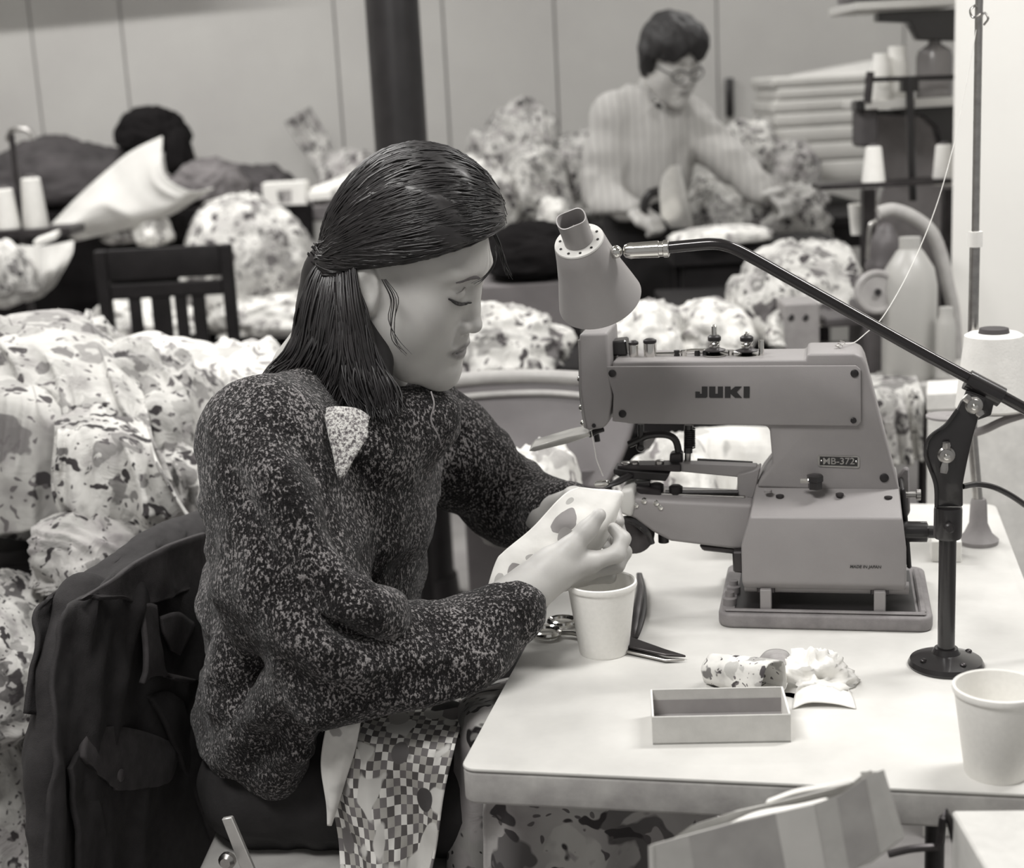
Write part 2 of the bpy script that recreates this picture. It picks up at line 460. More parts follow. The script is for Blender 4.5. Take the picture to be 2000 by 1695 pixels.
# ================================================================== button sewing machine
sm = thing('sewing_machine', 'grey button sewing machine with long arm and dark brand letters, on the white table', 'sewing machine', T(0.36, 0.52, 0))
base = obj('base_plate', prism(rounded_rect(0.230, 0.490, 0.420, 0.625, 0.018, 0.0), ZZ * 0.019, 0.004, 3), M_paint2, sm)
obj('rim', merge(tbox(0.238, 0.482, 0.426, 0.433, 0.019, 0.023, 0.002, 1), tbox(0.474, 0.482, 0.433, 0.60, 0.019, 0.024, 0.002, 1)), M_paint2, base)
obj('pad', tbox(0.250, 0.470, 0.437, 0.60, 0.0185, 0.0205), M_blackm, base)  # dark sheet painting the shadow in the gap under the housing
for u in (0.282, 0.420):
    obj('hinge_post', tbox(u, u + 0.014, 0.432, 0.446, 0.019, 0.047, 0.001, 1), M_paint, sm)
    obj('hinge_block', tbox(u - 0.004, u + 0.018, 0.4405, 0.452, 0.040, 0.060, 0.001, 1), M_dark, sm)
for (u, v) in ((0.245, 0.50), (0.243, 0.455)):
    obj('bolt', lathe([(0.009, 0.019), (0.009, 0.028), (0.006, 0.030), (0.006, 0.036)], T(u, v, 0), n=12), M_paint2, sm)
obj('hinge_bar', rod(T(0.262, 0.452, 0.046), T(0.462, 0.452, 0.046), 0.008, 12), M_paint, sm)
# lower housing: loft of level outlines
def loft_levels(levels):
    V = []; F = []
    for (u0_, u1_, v0_, v1_, z0_, z1_) in levels:
        V += [T(u0_, v0_, z0_), T(u1_, v0_, z0_), T(u1_, v1_, z1_), T(u0_, v1_, z1_)]
    for k in range(len(levels) - 1):
        for i in range(4):
            j = (i + 1) % 4; F.append((4 * k + i, 4 * k + j, 4 * k + 4 + j, 4 * k + 4 + i))
    F += [(3, 2, 1, 0), tuple(len(V) - 4 + i for i in range(4))]
    return np.array(V), F
obj('housing', bevelled(loft_levels([(0.262, 0.456, 0.440, 0.590, 0.046, 0.046), (0.260, 0.4585, 0.4345, 0.592, 0.056, 0.056), (0.2595, 0.458, 0.4355, 0.592, 0.102, 0.102),
     (0.2705, 0.4535, 0.440, 0.592, 0.139, 0.150), (0.276, 0.4515, 0.502, 0.590, 0.164, 0.166)]), 0.003, 3, 15), M_paint, sm)
vA = 0.494     # near face of arm and pillar
def P4(pts, v): return [pv(x, y, v) for x, y in pts]
body_px = [(1196, 706), (1574, 703), (1577, 691), (1668, 690), (1684, 696), (1692, 712), (1757, 962), (1478, 952), (1486, 935), (1509, 906), (1503, 838), (1494, 832), (1228, 828), (1196, 822)]
obj('arm', prism(P4(body_px, vA), TD * 0.085, 0.0035, 3), M_paint, sm)
cov_px = [(1184, 716), (1672, 714), (1681, 722), (1682, 824), (1674, 832), (1232, 827), (1196, 823), (1198, 772), (1190, 745)]
cov = obj('side_cover', prism(P4(cov_px, vA - 0.0045), TD * 0.0045, 0.0012, 2), M_paint, sm)
for (x, y, r) in ((1196, 729, 8), (1216, 808, 8), (1669, 729, 8), (1667, 821, 6)):
    c = pv(x, y, vA - 0.0045)
    obj('screw', lathe([(r * 0.00062, 0.001), (r * 0.00062, -0.0012), (r * 0.0005, -0.0018)], c, TD, 14), M_blackm, sm)
c = pv(1727, 933, vA); obj('screw', lathe([(0.0056, 0.001), (0.0056, -0.0012), (0.0042, -0.002)], c, TD, 14), M_blackm, sm)
# head at the operator's end
head_px = [(1131, 652), (1186, 650), (1189, 700), (1193, 745), (1196, 775), (1190, 823), (1180, 836), (1146, 842), (1140, 815), (1132, 760)]
obj('needle_head', prism(P4(head_px, vA - 0.004), TD * 0.092, 0.004, 3), M_paint, sm)
obj('face_plate', prism(P4([(1128, 664), (1133, 664), (1136, 770), (1147, 838), (1140, 836), (1131, 770)], vA - 0.002), TD * 0.086, 0.0008, 1), M_steel, sm)
for (x, y) in ((1133, 740), (1136, 796), (1139, 826)):
    obj('screw', ball(pv(x, y, vA + 0.004), 0.0042, 10, 6), M_chrome, sm)
obj('screw', lathe([(0.0028, 0.001), (0.0028, -0.0012)], pv(1160, 831, vA - 0.004), TD, 10), M_blackm, sm)
# brand letters: heavy block capitals
o = pv(1358, 777, vA - 0.0052); e = pv(1464, 777, vA - 0.0052); up = pv(1358, 755, vA - 0.0052) - o
ax = e - o
def letter(P): return prism([o + ax * x + up * y for x, y in P], TD * 0.0009)
J = [(0.0, 0), (0.20, 0), (0.225, 0.1), (0.225, 1), (0.12, 1), (0.12, 0.36), (0.085, 0.36), (0.085, 0.55), (0.0, 0.55)]
Uu = [(0.275, 0), (0.51, 0), (0.51, 1), (0.415, 1), (0.415, 0.36), (0.37, 0.36), (0.37, 1), (0.255, 1), (0.255, 0.1)]
K = [(0.545, 0), (0.65, 0), (0.65, 0.36), (0.735, 0), (0.86, 0), (0.765, 0.52), (0.855, 1), (0.735, 1), (0.65, 0.66), (0.65, 1), (0.545, 1)]
I_ = [(0.89, 0), (1.0, 0), (1.0, 1), (0.89, 1)]
obj('brand_letters', merge(letter(J), letter(Uu), letter(K), letter(I_)), M_black, sm, smooth=False)
pl = obj('model_plate', prism(P4([(1599, 889), (1676, 891), (1679, 894), (1679, 911), (1676, 914), (1600, 911), (1597, 908), (1597, 892)], vA - 0.0012), TD * 0.0012), M_steel, sm, smooth=False)
obj('plate_field', prism(P4([(1601, 891.5), (1675, 893.5), (1675, 911), (1601, 908.5)], vA - 0.0016), TD * 0.0006), M_black, pl, smooth=False)
obj('plate_letters', text_mesh('MB-372', 0.0118, pv(1638, 901, vA - 0.0019), TW, ZZ, 0.0004, 0.01, squeeze=1.05), M_steel, pl, smooth=False)
for x in (1604, 1672): obj('rivet', ball(pv(x, 900 + (x - 1604) * 0.02, vA - 0.0018), 0.0014, 8, 5), M_chrome, pl)
obj('maker_letters', text_mesh('MADE IN JAPAN', 0.0052, onp(1690, 1107, T(0, 0.4345, 0), TD), TW, ZZ, 0.0003, 0.01, shear=0.2), M_black, sm, smooth=False)
# fittings on top of the arm
def top(x, y, v): return pv(x, y, v)
vt = 0.53
obj('oil_block', prism(P4([(1186, 668), (1222, 664), (1226, 694), (1188, 696)], vt), TD * 0.03, 0.002, 1), M_black, sm)
for (x, y0_, y1_, r, cap) in ((1238, 694, 668, 0.0062, 1), (1270, 694, 664, 0.0082, 1), (1487, 697, 664, 0.0034, 0)):
    a = top(x, y0_, vt); b = top(x, y1_, vt); L_ = np.linalg.norm(b - a)
    p = obj('post', lathe([(r, -0.004), (r, L_ * 0.8), (r * 0.9, L_ * 0.85), (r * 0.9, L_)], a, ZZ, 18), M_chrome, sm)
    if cap: obj('cap', lathe([(r * 1.05, L_ * 0.84), (r * 1.05, L_), (r * 0.6, L_ + 0.002)], a, ZZ, 18), M_blackm, p)
for (x, yb, yt) in ((1396, 697, 634), (1459, 698, 648)):
    a = top(x, yb, vt); H_ = np.linalg.norm(top(x, yt, vt) - a)
    t_ = obj('tension_post', lathe([(0.0035, -0.003), (0.0035, H_ - 0.002), (0.002, H_)], a, ZZ, 12), M_chrome, sm)
    obj('tension_disc', lathe([(0.006, 0.000), (0.0150, 0.0025), (0.0150, 0.0035), (0.006, 0.006)], a, ZZ, 24), M_chrome, t_)
    obj('tension_disc', lathe([(0.006, 0.006), (0.0140, 0.0085), (0.0140, 0.0095), (0.006, 0.012)], a, ZZ, 24), M_dark, t_)
    hel = [a + np.array([0.0062 * math.cos(q), 0.0062 * math.sin(q), 0.012 + 0.0009 * q / 1.6]) for q in np.linspace(0, 6 * math.pi, 60)]
    obj('spring', tube(hel, 0.0009, 6), M_chrome, t_)
    obj('tension_nut', lathe([(0.008, 0.021), (0.0085, 0.022), (0.0085, 0.026), (0.006, 0.028)], a, ZZ, 16), M_blackm, t_)
obj('thread_rod', tube([top(1282, 691, vt), top(1320, 690, vt), top(1350, 684, vt), top(1380, 684, vt)], 0.0022, 8), M_chrome, sm)
for x in (1322, 1336, 1362, 1378, 1428): obj('guide_nut', lathe([(0.0038, -0.003), (0.0038, 0.006)], top(x, 693, vt), ZZ, 8), M_blackm if x % 4 else M_chrome, sm)
obj('top_bar', prism(P4([(1300, 697), (1480, 696), (1480, 690), (1400, 684), (1300, 692)], vt + 0.012), TD * 0.012, 0.001, 1), M_steel, sm)
for x in (1545, 1560, 1522): obj('screw', lathe([(0.0022, -0.002), (0.0022, 0.0008)], top(x, 702, vt), ZZ, 8), M_dark, sm)
gp = top(1630, 688, vt)
g = obj('thread_guide', lathe([(0.010, -0.002), (0.010, 0.0015), (0.006, 0.003)], gp, ZZ, 16), M_steel, sm)
for k in range(3):
    hel = [gp + np.array([0.004 + 0.003 * k + 0.003 * math.cos(q), 0.003 * math.sin(q), 0.004 + 0.004 * math.sin(q * 0.5) + 0.003 * k]) for q in np.linspace(0, 2 * math.pi, 24)]
    obj('wire_loop', tube(hel, 0.0006, 6), M_chrome, g)
# needle area
vn = 0.53
obj('eye_guard', prism([pv(1033, 881, 0.50), pv(1040, 874, 0.495), pv(1110, 853, 0.495), pv(1150, 845, 0.50), pv(1153, 852, 0.50), pv(1110, 866, 0.50), pv(1044, 882, 0.50)], TD * 0.022 + ZZ * 0.006, 0.0006, 1), plain('clear_plastic_guard', 0.75, 0.12, metal=0.25), sm)
obj('guard_arm', tube([pv(1150, 850, 0.505), pv(1165, 842, 0.51), pv(1178, 838, 0.515)], 0.004, 8), M_blackm, sm)
obj('needle_bar', rod(pv(1163, 838, vn), pv(1167, 862, vn), 0.004, 10), M_blackm, sm)
obj('presser_spring_bar', rod(pv(1345, 830, vn), pv(1344, 884, vn), 0.0058, 12), M_black, sm)
hel = [pv(1347, 838 + 3.0 * q, vn) + np.array([0.0066 * math.cos(q * 2 * math.pi / 1.2), 0.0066 * math.sin(q * 2 * math.pi / 1.2), 0]) for q in np.linspace(0, 12, 120)]
obj('spring', tube(hel, 0.0011, 6), M_blackm, sm)
obj('presser_rod', rod(pv(1344, 880, vn), pv(1342, 912, vn), 0.0042, 12), M_steel, sm)
obj('hook_lever', tube(spline([pv(1228, 868, vn), pv(1248, 859, vn), pv(1268, 850, vn), pv(1300, 849, vn), pv(1318, 858, vn), pv(1325, 880, vn), pv(1326, 905, vn)], 6), 0.0048, 10), M_black, sm)
obj('lever_link', rod(pv(1252, 828, vn), pv(1252, 872, vn), 0.0042, 10), M_black, sm)
obj('lever_link', ball(pv(1251, 874, vn), 0.006, 10, 8), M_black, sm)
obj('lever_block', prism(P4([(1308, 886), (1332, 884), (1334, 918), (1306, 920)], vn - 0.008), TD * 0.018, 0.002, 1), M_dark, sm)
# clamp frame
obj('clamp_bar', prism(P4([(1325, 906), (1478, 912), (1480, 922), (1440, 932), (1325, 921)], 0.512), TD * 0.022, 0.0012, 1), M_paint, sm)
obj('clamp_rail', rod(pv(1362, 901, 0.54), pv(1470, 907, 0.54), 0.0042, 10), M_black, sm)
obj('clamp_end', prism(P4([(1440, 928), (1470, 920), (1486, 912), (1478, 950), (1468, 985), (1440, 978)], 0.505), TD * 0.024, 0.0015, 1), M_paint, sm)
obj('clamp_pivot', rod(pv(1462, 984, 0.500), pv(1462, 984, 0.530), 0.009, 14), M_blackm, sm)
obj('clamp_plate', prism(P4([(1198, 916), (1230, 920), (1308, 926), (1300, 940), (1215, 934), (1198, 925)], 0.500), TD * 0.034, 0.001, 1), M_blackm, sm)
obj('clamp_top', prism(P4([(1206, 909), (1330, 908), (1330, 922), (1206, 918)], 0.507), TD * 0.026, 0.001, 1), M_dark, sm)
for x, y in ((1240, 906), (1288, 904), (1222, 908)): obj('clamp_screw', lathe([(0.006, -0.002), (0.006, 0.003), (0.004, 0.004)], pv(x, y, 0.515), ZZ, 12), M_steel, sm)
obj('clamp_arm', tube([pv(1230, 928, 0.50), pv(1205, 942, 0.485), pv(1180, 952, 0.48)], [0.008, 0.007, 0.004], 8, (ZZ, 0.5)), M_blackm, sm)
obj('clamp_jaw', prism(P4([(1160, 942), (1185, 940), (1190, 946), (1182, 952), (1160, 952)], 0.476), TD * 0.012, 0.002, 2), M_chrome, sm)
obj('needle_plate', prism(P4([(1222, 944), (1270, 940), (1270, 950), (1225, 954)], 0.50), TD * 0.03, 0.001, 1), M_black, sm)
for (x, y) in ((1283, 952), (1320, 956)):
    obj('plate_screw', lathe([(0.009, -0.005), (0.009, 0.004), (0.006, 0.006)], pv(x, y, 0.505), ZZ, 12), M_blackm, sm)
obj('feed_rod', rod(pv(1300, 962, 0.505), pv(1442, 962, 0.505), 0.0032, 10), M_blackm, sm)
obj('feed_rail', prism(P4([(1236, 962), (1455, 970), (1455, 978), (1236, 974)], 0.497), TD * 0.03, 0.001, 1), M_steel, sm)
obj('feed_block', prism(P4([(1238, 950), (1288, 956), (1292, 972), (1240, 978)], 0.492), TD * 0.03, 0.002, 1), M_dark, sm)
for (x, y) in ((1242, 986), (1258, 978), (1282, 982), (1290, 990)): obj('screw', lathe([(0.0036, 0.003), (0.0036, -0.003), (0.002, -0.004)], pv(x, y, 0.470), TD, 8), M_chrome, sm)
bed_px = [(1212, 962), (1236, 956), (1240, 974), (1300, 978), (1470, 986), (1462, 1072), (1440, 1074), (1310, 1058), (1275, 1040), (1240, 1014), (1212, 1002)]
obj('bed_arm', prism(P4(bed_px, 0.468), TD * 0.075, 0.005, 3), M_paint, sm)
obj('bed_tip', prism(P4([(1210, 958), (1236, 955), (1240, 985), (1234, 1012), (1210, 1004)], 0.464), TD * 0.078, 0.005, 3), M_top, sm)
wc = pv(1240, 1042, 0.49)
wh = obj('stop_disc', lathe([(0.010, -0.006), (0.026, -0.004), (0.027, 0.0), (0.026, 0.004), (0.010, 0.006)], wc, TD * 0.9 - TW * 0.45, 30), M_dark, sm)
obj('disc_guard', tube(spline([pv(1208, 1015, 0.475), pv(1235, 1016, 0.475), pv(1262, 1035, 0.475), pv(1275, 1062, 0.475)], 6), [0.004, 0.006, 0.006, 0.003], 8), M_black, sm)
obj('under_bolt', lathe([(0.007, 0.012), (0.007, -0.006)], pv(1296, 1050, 0.49), ZZ, 12), M_blackm, sm)
obj('bed_foot', prism(P4([(1365, 1064), (1450, 1072), (1448, 1084), (1372, 1076)], 0.475), TD * 0.05, 0.002, 1), M_dark, sm)
obj('bed_leg', prism(P4([(1430, 1078), (1450, 1078), (1452, 1120), (1432, 1118)], 0.455), TD * 0.02, 0.002, 1), M_dark, sm)
# right end
k_ = obj('crank_knob', lathe([(0.012, -0.01), (0.013, 0.004), (0.013, 0.026), (0.008, 0.028), (0.008, 0.036), (0.004, 0.038), (0.004, 0.046)], pv(1768, 1038, 0.49), TW, 20), M_black, sm)
obj('end_plate', prism([T(0.4535, 0.50, 0.16), T(0.4535, 0.58, 0.16), T(0.462, 0.58, 0.055), T(0.462, 0.50, 0.055)], TW * 0.006, 0.002, 1), M_blackm, sm)
obj('shaft_stub', lathe([(0.010, -0.006), (0.010, 0.004), (0.004, 0.006), (0.004, 0.018), (0.007, 0.019), (0.007, 0.024)], pv(1760, 966, 0.53), TW, 14), M_steel, sm)
obj('end_bracket', prism(P4([(1752, 935), (1766, 915), (1776, 916), (1778, 1000), (1766, 1020)], 0.555), TD * 0.012, 0.002, 1), M_paint2, sm)
kb = pv(1592, 948, 0.475)
obj('release_knob', lathe([(0.009, -0.004), (0.009, 0.005), (0.0105, 0.006), (0.0105, 0.013), (0.008, 0.014)], kb, ZZ, 6), M_black, sm)
obj('release_pin', rod(kb + TW * -0.018 + ZZ * 0.006, kb + ZZ * 0.006, 0.0035, 10), M_chrome, sm)
for (x, y) in ((1500, 955), (1523, 965), (1640, 962), (1735, 968)): obj('screw', lathe([(0.005, -0.004), (0.005, -0.0012), (0.004, -0.0008)], pv(x, y, 0.478), ZZ, 12), M_paint2 if x == 1500 else M_dark, sm)
for (x, y, z) in ((1395, 1200, 0), (1822, 1150, 0)):
    pass
# loose thread from needle and from guide up to the stand
tag(obj('needle_thread', tube(spline([pv(1155, 842, 0.50), pv(1161, 875, 0.50), pv(1166, 900, 0.50), pv(1178, 930, 0.50)], 6), 0.0006, 5), M_thread), 'white thread hanging from the machine head down to the clamp', 'thread')
# ================================================================== lamp
vl = 0.316
lb = T(0.497, vl, 0)
lamp = thing('desk_lamp', 'adjustable work lamp with grey cone shade on long black arm and round foot', 'lamp', lb)
obj('foot', lathe([(0.0415, 0), (0.0425, 0.003), (0.040, 0.008), (0.030, 0.012), (0.016, 0.016), (0.013, 0.022)], lb, n=40), M_black, lamp)
for a in (200, 290, 20): obj('foot_screw', ball(lb + np.array([0.031 * math.cos(math.radians(a)), 0.031 * math.sin(math.radians(a)), 0.012]), (0.004, 0.004, 0.0025), 10, 6), M_dark, lamp)
ptop = pv(1853, 1048, vl); ptop = np.array([lb[0], lb[1], ptop[2]])
obj('post', lathe([(0.0096, 0.010), (0.0096, ptop[2] - ZT)], lb, n=24), M_black, lamp)
cz = ptop[2] - ZT
cl = obj('collar', lathe([(0.0145, cz - 0.001), (0.0155, cz + 0.002), (0.0155, cz + 0.032), (0.0150, cz + 0.0345), (0.012, cz + 0.035)], lb, n=28), M_black, lamp)
obj('collar_bolt', lathe([(0.006, 0), (0.006, -0.010), (0.004, -0.012)], lb + ZZ * (cz + 0.016) - TD * 0.012, TD, 8), M_blackm, cl)
br_px = [(1827, 990), (1827, 945), (1811, 900), (1808, 882), (1811, 862), (1822, 848), (1848, 829), (1866, 808), (1877, 786), (1894, 768), (1926, 780), (1911, 818), (1901, 853), (1890, 900), (1881, 945), (1881, 990)]
obj('bracket', prism(P4(br_px, vl - 0.006), TD * 0.010, 0.002, 2), M_black, lamp)
obj('bracket_flange', tube(spline(P4([(1829, 990), (1827, 945), (1811, 900), (1808, 882), (1811, 862), (1822, 848), (1848, 829), (1870, 800)], vl - 0.007), 5), 0.0022, 8), M_black, lamp)
obj('bracket', prism(P4([(1878, 788), (1888, 762), (1944, 778), (1936, 812), (1908, 822)], vl + 0.003), TD * 0.007, 0.002, 2), M_black, lamp)
def wing(cx, cy, x1, y1, x2, y2):
    c = pv(cx, cy, vl - 0.008)
    wn = obj('wing_nut', lathe([(0.0095, 0.002), (0.0095, -0.002), (0.0075, -0.004), (0.0075, -0.007), (0.0045, -0.008)], c, TD, 20), M_steel, lamp)
    for (x, y) in ((x1, y1), (x2, y2)):
        q = pv(x, y, vl - 0.013); a = c - TD * 0.003
        obj('wing', tube([a + (q - a) * 0.3, a + (q - a) * 0.75, q], [0.003, 0.0048, 0.004], 10, (TD, 0.55)), M_steel, wn)
    obj('bolt_tip', lathe([(0.0035, -0.006), (0.0035, -0.011), (0.002, -0.012)], c, TD, 10), M_chrome, wn)
wing(1848, 888, 1848, 864, 1842, 924)
wing(1902, 791, 1884, 774, 1917, 812)
va = vl - 0.006
arm_px = [(2075, 838), (2000, 797), (1920, 753), (1800, 688), (1680, 621), (1560, 554), (1480, 509), (1440, 488), (1415, 479), (1390, 476), (1350, 479), (1300, 484)]
vs_arm = np.linspace(vl + 0.012, 0.335, len(arm_px))
obj('arm_tube', tube(spline([pv(x, y, v) for (x, y), v in zip(arm_px, vs_arm)], 5), 0.0066, 14), plain('black_gloss_tube', 0.03, 0.18, metal=0.6, var=0.1, coat=0.5), lamp)
a = pv(1889, 741, vl + 0.012); b = pv(1956, 776, vl + 0.012)
obj('arm_clamp', rod(a, b, 0.0115, 20), M_black, lamp)
sv = 0.335
a = pv(1307, 485, sv); b = pv(1222, 490, sv)
obj('swivel', lathe([(0.0085, 0), (0.0098, 0.001), (0.0098, 0.006), (0.0086, 0.007), (0.0086, 0.011), (0.0096, 0.012), (0.0090, 0.040), (0.0094, 0.044), (0.0075, 0.050), (0.0045, 0.052)], a, b - a, 22), M_chrome, lamp)
sj = pv(1203, 492, sv)
obj('ball_joint', ball(sj, 0.0075, 14, 10), M_chrome, lamp)
fc = pv(1131, 471, sv - 0.01)
axd = np.array([0.27, 0.54, -0.82]); axd /= np.linalg.norm(axd)
fa, fb, _ = frame(axd)
# cone shade: shell with real thickness
prof = [(0.0285, 0.0), (0.0295, 0.002), (0.0325, 0.020), (0.0385, 0.048), (0.0460, 0.076), (0.0500, 0.092), (0.0488, 0.092), (0.0445, 0.076), (0.0370, 0.048), (0.0310, 0.020), (0.0275, 0.003)]
shd = obj('shade', lathe(prof, fc, axd, 56, False, False), M_shade, lamp)
obj('shade_top', lathe([(0.0165, -0.001), (0.0285, -0.0012), (0.0292, 0.0004), (0.0285, 0.002), (0.0165, 0.002)], fc, axd, 48, False, False), plain('shade_flange', 0.55, 0.4), shd)
for k in range(10):
    t = 2 * math.pi * k / 10
    obj('vent_hole', lathe([(0.0017, -0.0017), (0.0017, -0.0010)], fc + (fa * math.cos(t) + fb * math.sin(t)) * 0.0228, axd, 8), M_black, shd)
nk = []; nn = 40
V = []; F = []
for r, z, wav in ((0.0170, 0.0, 0), (0.0170, -0.022, 0), (0.0172, -0.034, 1), (0.0158, -0.034, 1), (0.0156, -0.022, 0), (0.0156, 0.0, 0)):
    for i in range(nn):
        t = 2 * math.pi * i / nn
        V.append(fc + axd * (z - wav * 0.0016 * math.cos(3 * t + 0.6)) + (fa * math.cos(t) + fb * math.sin(t)) * r)
for k in range(5):
    for i in range(nn): F.append((k * nn + i, k * nn + (i + 1) % nn, (k + 1) * nn + (i + 1) % nn, (k + 1) * nn + i))
obj('shade_neck', (np.array(V), F), M_shade, shd)
obj('socket', lathe([(0.0145, 0.03), (0.0145, -0.006), (0.007, -0.010), (0.004, -0.016), (0.0035, -0.020)], fc, axd, 20), M_dark, shd)
obj('socket_tip', ball(fc - axd * 0.021, 0.0034, 10, 8), M_chrome, shd)
obj('bulb', ball(fc + axd * 0.055, 0.022, 18, 12), M_white, lamp)
st_ = sj + (fc + axd * 0.012 - sj) * 0.35
obj('shade_stem', tube([sj, st_, fc + axd * 0.014 + (sj - fc) / np.linalg.norm(sj - fc) * 0.030], 0.004, 10), M_chrome, lamp)
obj('power_cord', tube(spline([pv(1880, 950, vl), pv(1910, 946, vl + 0.02), pv(1950, 955, vl + 0.03), pv(2000, 985, vl + 0.03), pv(2060, 1040, vl + 0.04), T(0.64, vl + 0.05, 0.02), T(0.645, vl + 0.06, -0.3), T(0.65, vl + 0.1, -0.7)], 8), 0.0034, 8), M_black, lamp)
# ================================================================== foam cups
def cup(x, y, sc_, label):
    c = pt(x, y)
    t = thing('foam_cup', label, 'cup', c, 'white foam cups on the sewing table')
    s = sc_
    prof = [(0.0290, 0.0), (0.0300, 0.002), (0.0405, 0.083), (0.0420, 0.0835), (0.0428, 0.086), (0.0422, 0.0895), (0.0405, 0.0905), (0.0392, 0.089), (0.0383, 0.080), (0.0285, 0.006), (0.0, 0.006)]
    obj('cup_body', lathe([(r * s, z * s) for r, z in prof], c, n=56, capB=False), M_foam, t)
    return t
cup(1180, 1272, 1.0, 'white foam cup standing beside the scissors near the table corner')
cup(1946, 1508, 1.0, 'white foam cup at the right near edge of the table by the lamp foot')
# ================================================================== small open box
p0, p1 = pt(1275, 1455), pt(1545, 1450)
hb = 0.031
q0 = pt(1280, 1343, hb); q1 = pt(1533, 1342, hb)
ax = p1 - p0; L_ = np.linalg.norm(ax); ax /= L_; ay = np.array([-ax[1], ax[0], 0]); dp = float(np.dot((q0 + q1) / 2 - (p0 + p1) / 2, ay))
bx = thing('open_box', 'small open cardboard tray with empty inside toned as shade, near the table edge', 'box', (p0 + p1) / 2)
tt = 0.0022
obj('bottom', box(p0, ax * L_, ay * dp, ZZ * tt), M_card, bx, smooth=False)
obj('wall', box(p0, ax * L_, ay * tt, ZZ * hb, 0.0004, 1), M_card, bx)
obj('wall', box(p0 + ay * (dp - tt), ax * L_, ay * tt, ZZ * hb, 0.0004, 1), M_card, bx)
for s in (0, L_ - tt): obj('wall', box(p0 + ax * s + ay * tt, ax * tt, ay * (dp - 2 * tt), ZZ * (hb + 0.0004), 0.0004, 1), M_white, bx)
obj('inner_shade', box(p0 + ax * tt + ay * tt + ZZ * tt, ax * (L_ - 2 * tt), ay * (dp - 2 * tt), ZZ * 0.001), M_card_shade, bx, smooth=False)  # floor sheet carrying the tray's inner shade in its colour
obj('inner_shade', box(p0 + ax * tt + ay * (dp - tt - 0.0008) + ZZ * tt, ax * (L_ - 2 * tt), ay * 0.0007, ZZ * 0.017), M_card_shade, bx, smooth=False)  # dark band painting the front wall's shadow on the back wall
# ================================================================== seated woman
def B(u, v, z): return np.array([TA[0], TA[1], 0]) + TW * u + TD * v + ZZ * z     # table frame, z from the floor
def pu(x, y, u): return onp(x, y, B(u, 0, 0), TW)
def hrot(a, p, r):
    a = -TH - a
    X = np.array([math.cos(a), math.sin(a), 0]); Y = np.array([-math.sin(a), math.cos(a), 0])
    X2 = X * math.cos(p) - ZZ * math.sin(p); Z2 = ZZ * math.cos(p) + X * math.sin(p)
    return np.stack([X2, Y * math.cos(r) + Z2 * math.sin(r), Z2 * math.cos(r) - Y * math.sin(r)], 1)
def head_sdf(h=0.0024):
    s = SDF((-0.13, -0.105, -0.20), (0.145, 0.105, 0.165), h)
    s.ell((-0.012, 0, 0.045), (0.094, 0.073, 0.086), k=0.02)
    s.ell((0.044, 0, 0.048), (0.052, 0.060, 0.052), k=0.03)
    s.ell((0.034, 0, -0.025), (0.058, 0.057, 0.075), k=0.04)
    for g in (-1, 1):
        s.chain([(-0.008, g * 0.052, -0.02), (0.006, g * 0.048, -0.058), (0.048, g * 0.030, -0.090), (0.078, 0, -0.097)], [0.020, 0.018, 0.016, 0.016], 0.03)
        s.ell((0.052, g * 0.043, -0.016), (0.028, 0.020, 0.026), k=0.03)
        s.ell((0.040, g * 0.038, -0.048), (0.034, 0.022, 0.030), k=0.03)
        s.ell((0.080, g * 0.026, 0.043), (0.014, 0.026, 0.009), k=0.02)
    s.ell((0.080, 0, -0.096), (0.016, 0.018, 0.017), k=0.02)
    s.ell((0.078, 0, -0.058), (0.020, 0.028, 0.026), k=0.025)
    for g in (-1, 1):
        s.ell((0.098, g * 0.030, 0.024), (0.013, 0.020, 0.012), k=0.014, op='sub')
        s.ell((0.0765, g * 0.032, 0.0185), (0.0155, 0.0185, 0.0140), k=0.004)
    s.chain([(0.086, 0, 0.036), (0.0905, 0, 0.014), (0.096, 0, -0.006), (0.102, 0, -0.021)], [0.007, 0.007, 0.0078, 0.0095], 0.013)
    s.ell((0.104, 0, -0.025), (0.0105, 0.0105, 0.0085), k=0.008)
    for g in (-1, 1):
        s.ell((0.0955, g * 0.0135, -0.0278), (0.0105, 0.0075, 0.0085), k=0.005)
        s.ell((0.100, g * 0.006, -0.0355), (0.0045, 0.0032, 0.003), k=0.003, op='sub')
    s.ell((0.0925, 0, -0.0540), (0.0100, 0.0275, 0.0062), k=0.005)
    s.ell((0.0900, 0, -0.0662), (0.0105, 0.0240, 0.0072), k=0.005)
    s.chain([(0.0835, -0.030, -0.0615), (0.0970, -0.014, -0.0600), (0.1015, 0, -0.0597), (0.0970, 0.014, -0.0600), (0.0835, 0.030, -0.0615)], [0.0014, 0.0018, 0.0020, 0.0018, 0.0014], 0.0025, 'sub')
    s.ell((0.090, 0, -0.0785), (0.006, 0.016, 0.005), k=0.01, op='sub')
    s.chain([(-0.030, 0, -0.03), (-0.062, 0, -0.12), (-0.100, 0, -0.20)], [0.050, 0.049, 0.060], 0.03)
    for g in (-1, 1):
        E_ = hrot(0, 0.25, 0)
        s.ell((-0.014, g * 0.0765, -0.003), (0.0190, 0.0072, 0.031), np.array([[0.96, 0, -0.28], [0, 1, 0], [0.28, 0, 0.96]]), k=0.006)
        s.ell((-0.008, g * 0.0840, 0.001), (0.0105, 0.0060, 0.018), np.array([[0.96, 0, -0.28], [0, 1, 0], [0.28, 0, 0.96]]), k=0.004, op='sub')
        s.ell((-0.005, g * 0.0765, -0.026), (0.0085, 0.0058, 0.0090), k=0.005)
    return s.mesh(2)
HS = 0.975
HM = hrot(0.115, 0.365, 0.085)
HO = B(-0.131, 0.36, 1.197)
def HW(P): return np.asarray(P, float) @ (HM.T * HS) + HO
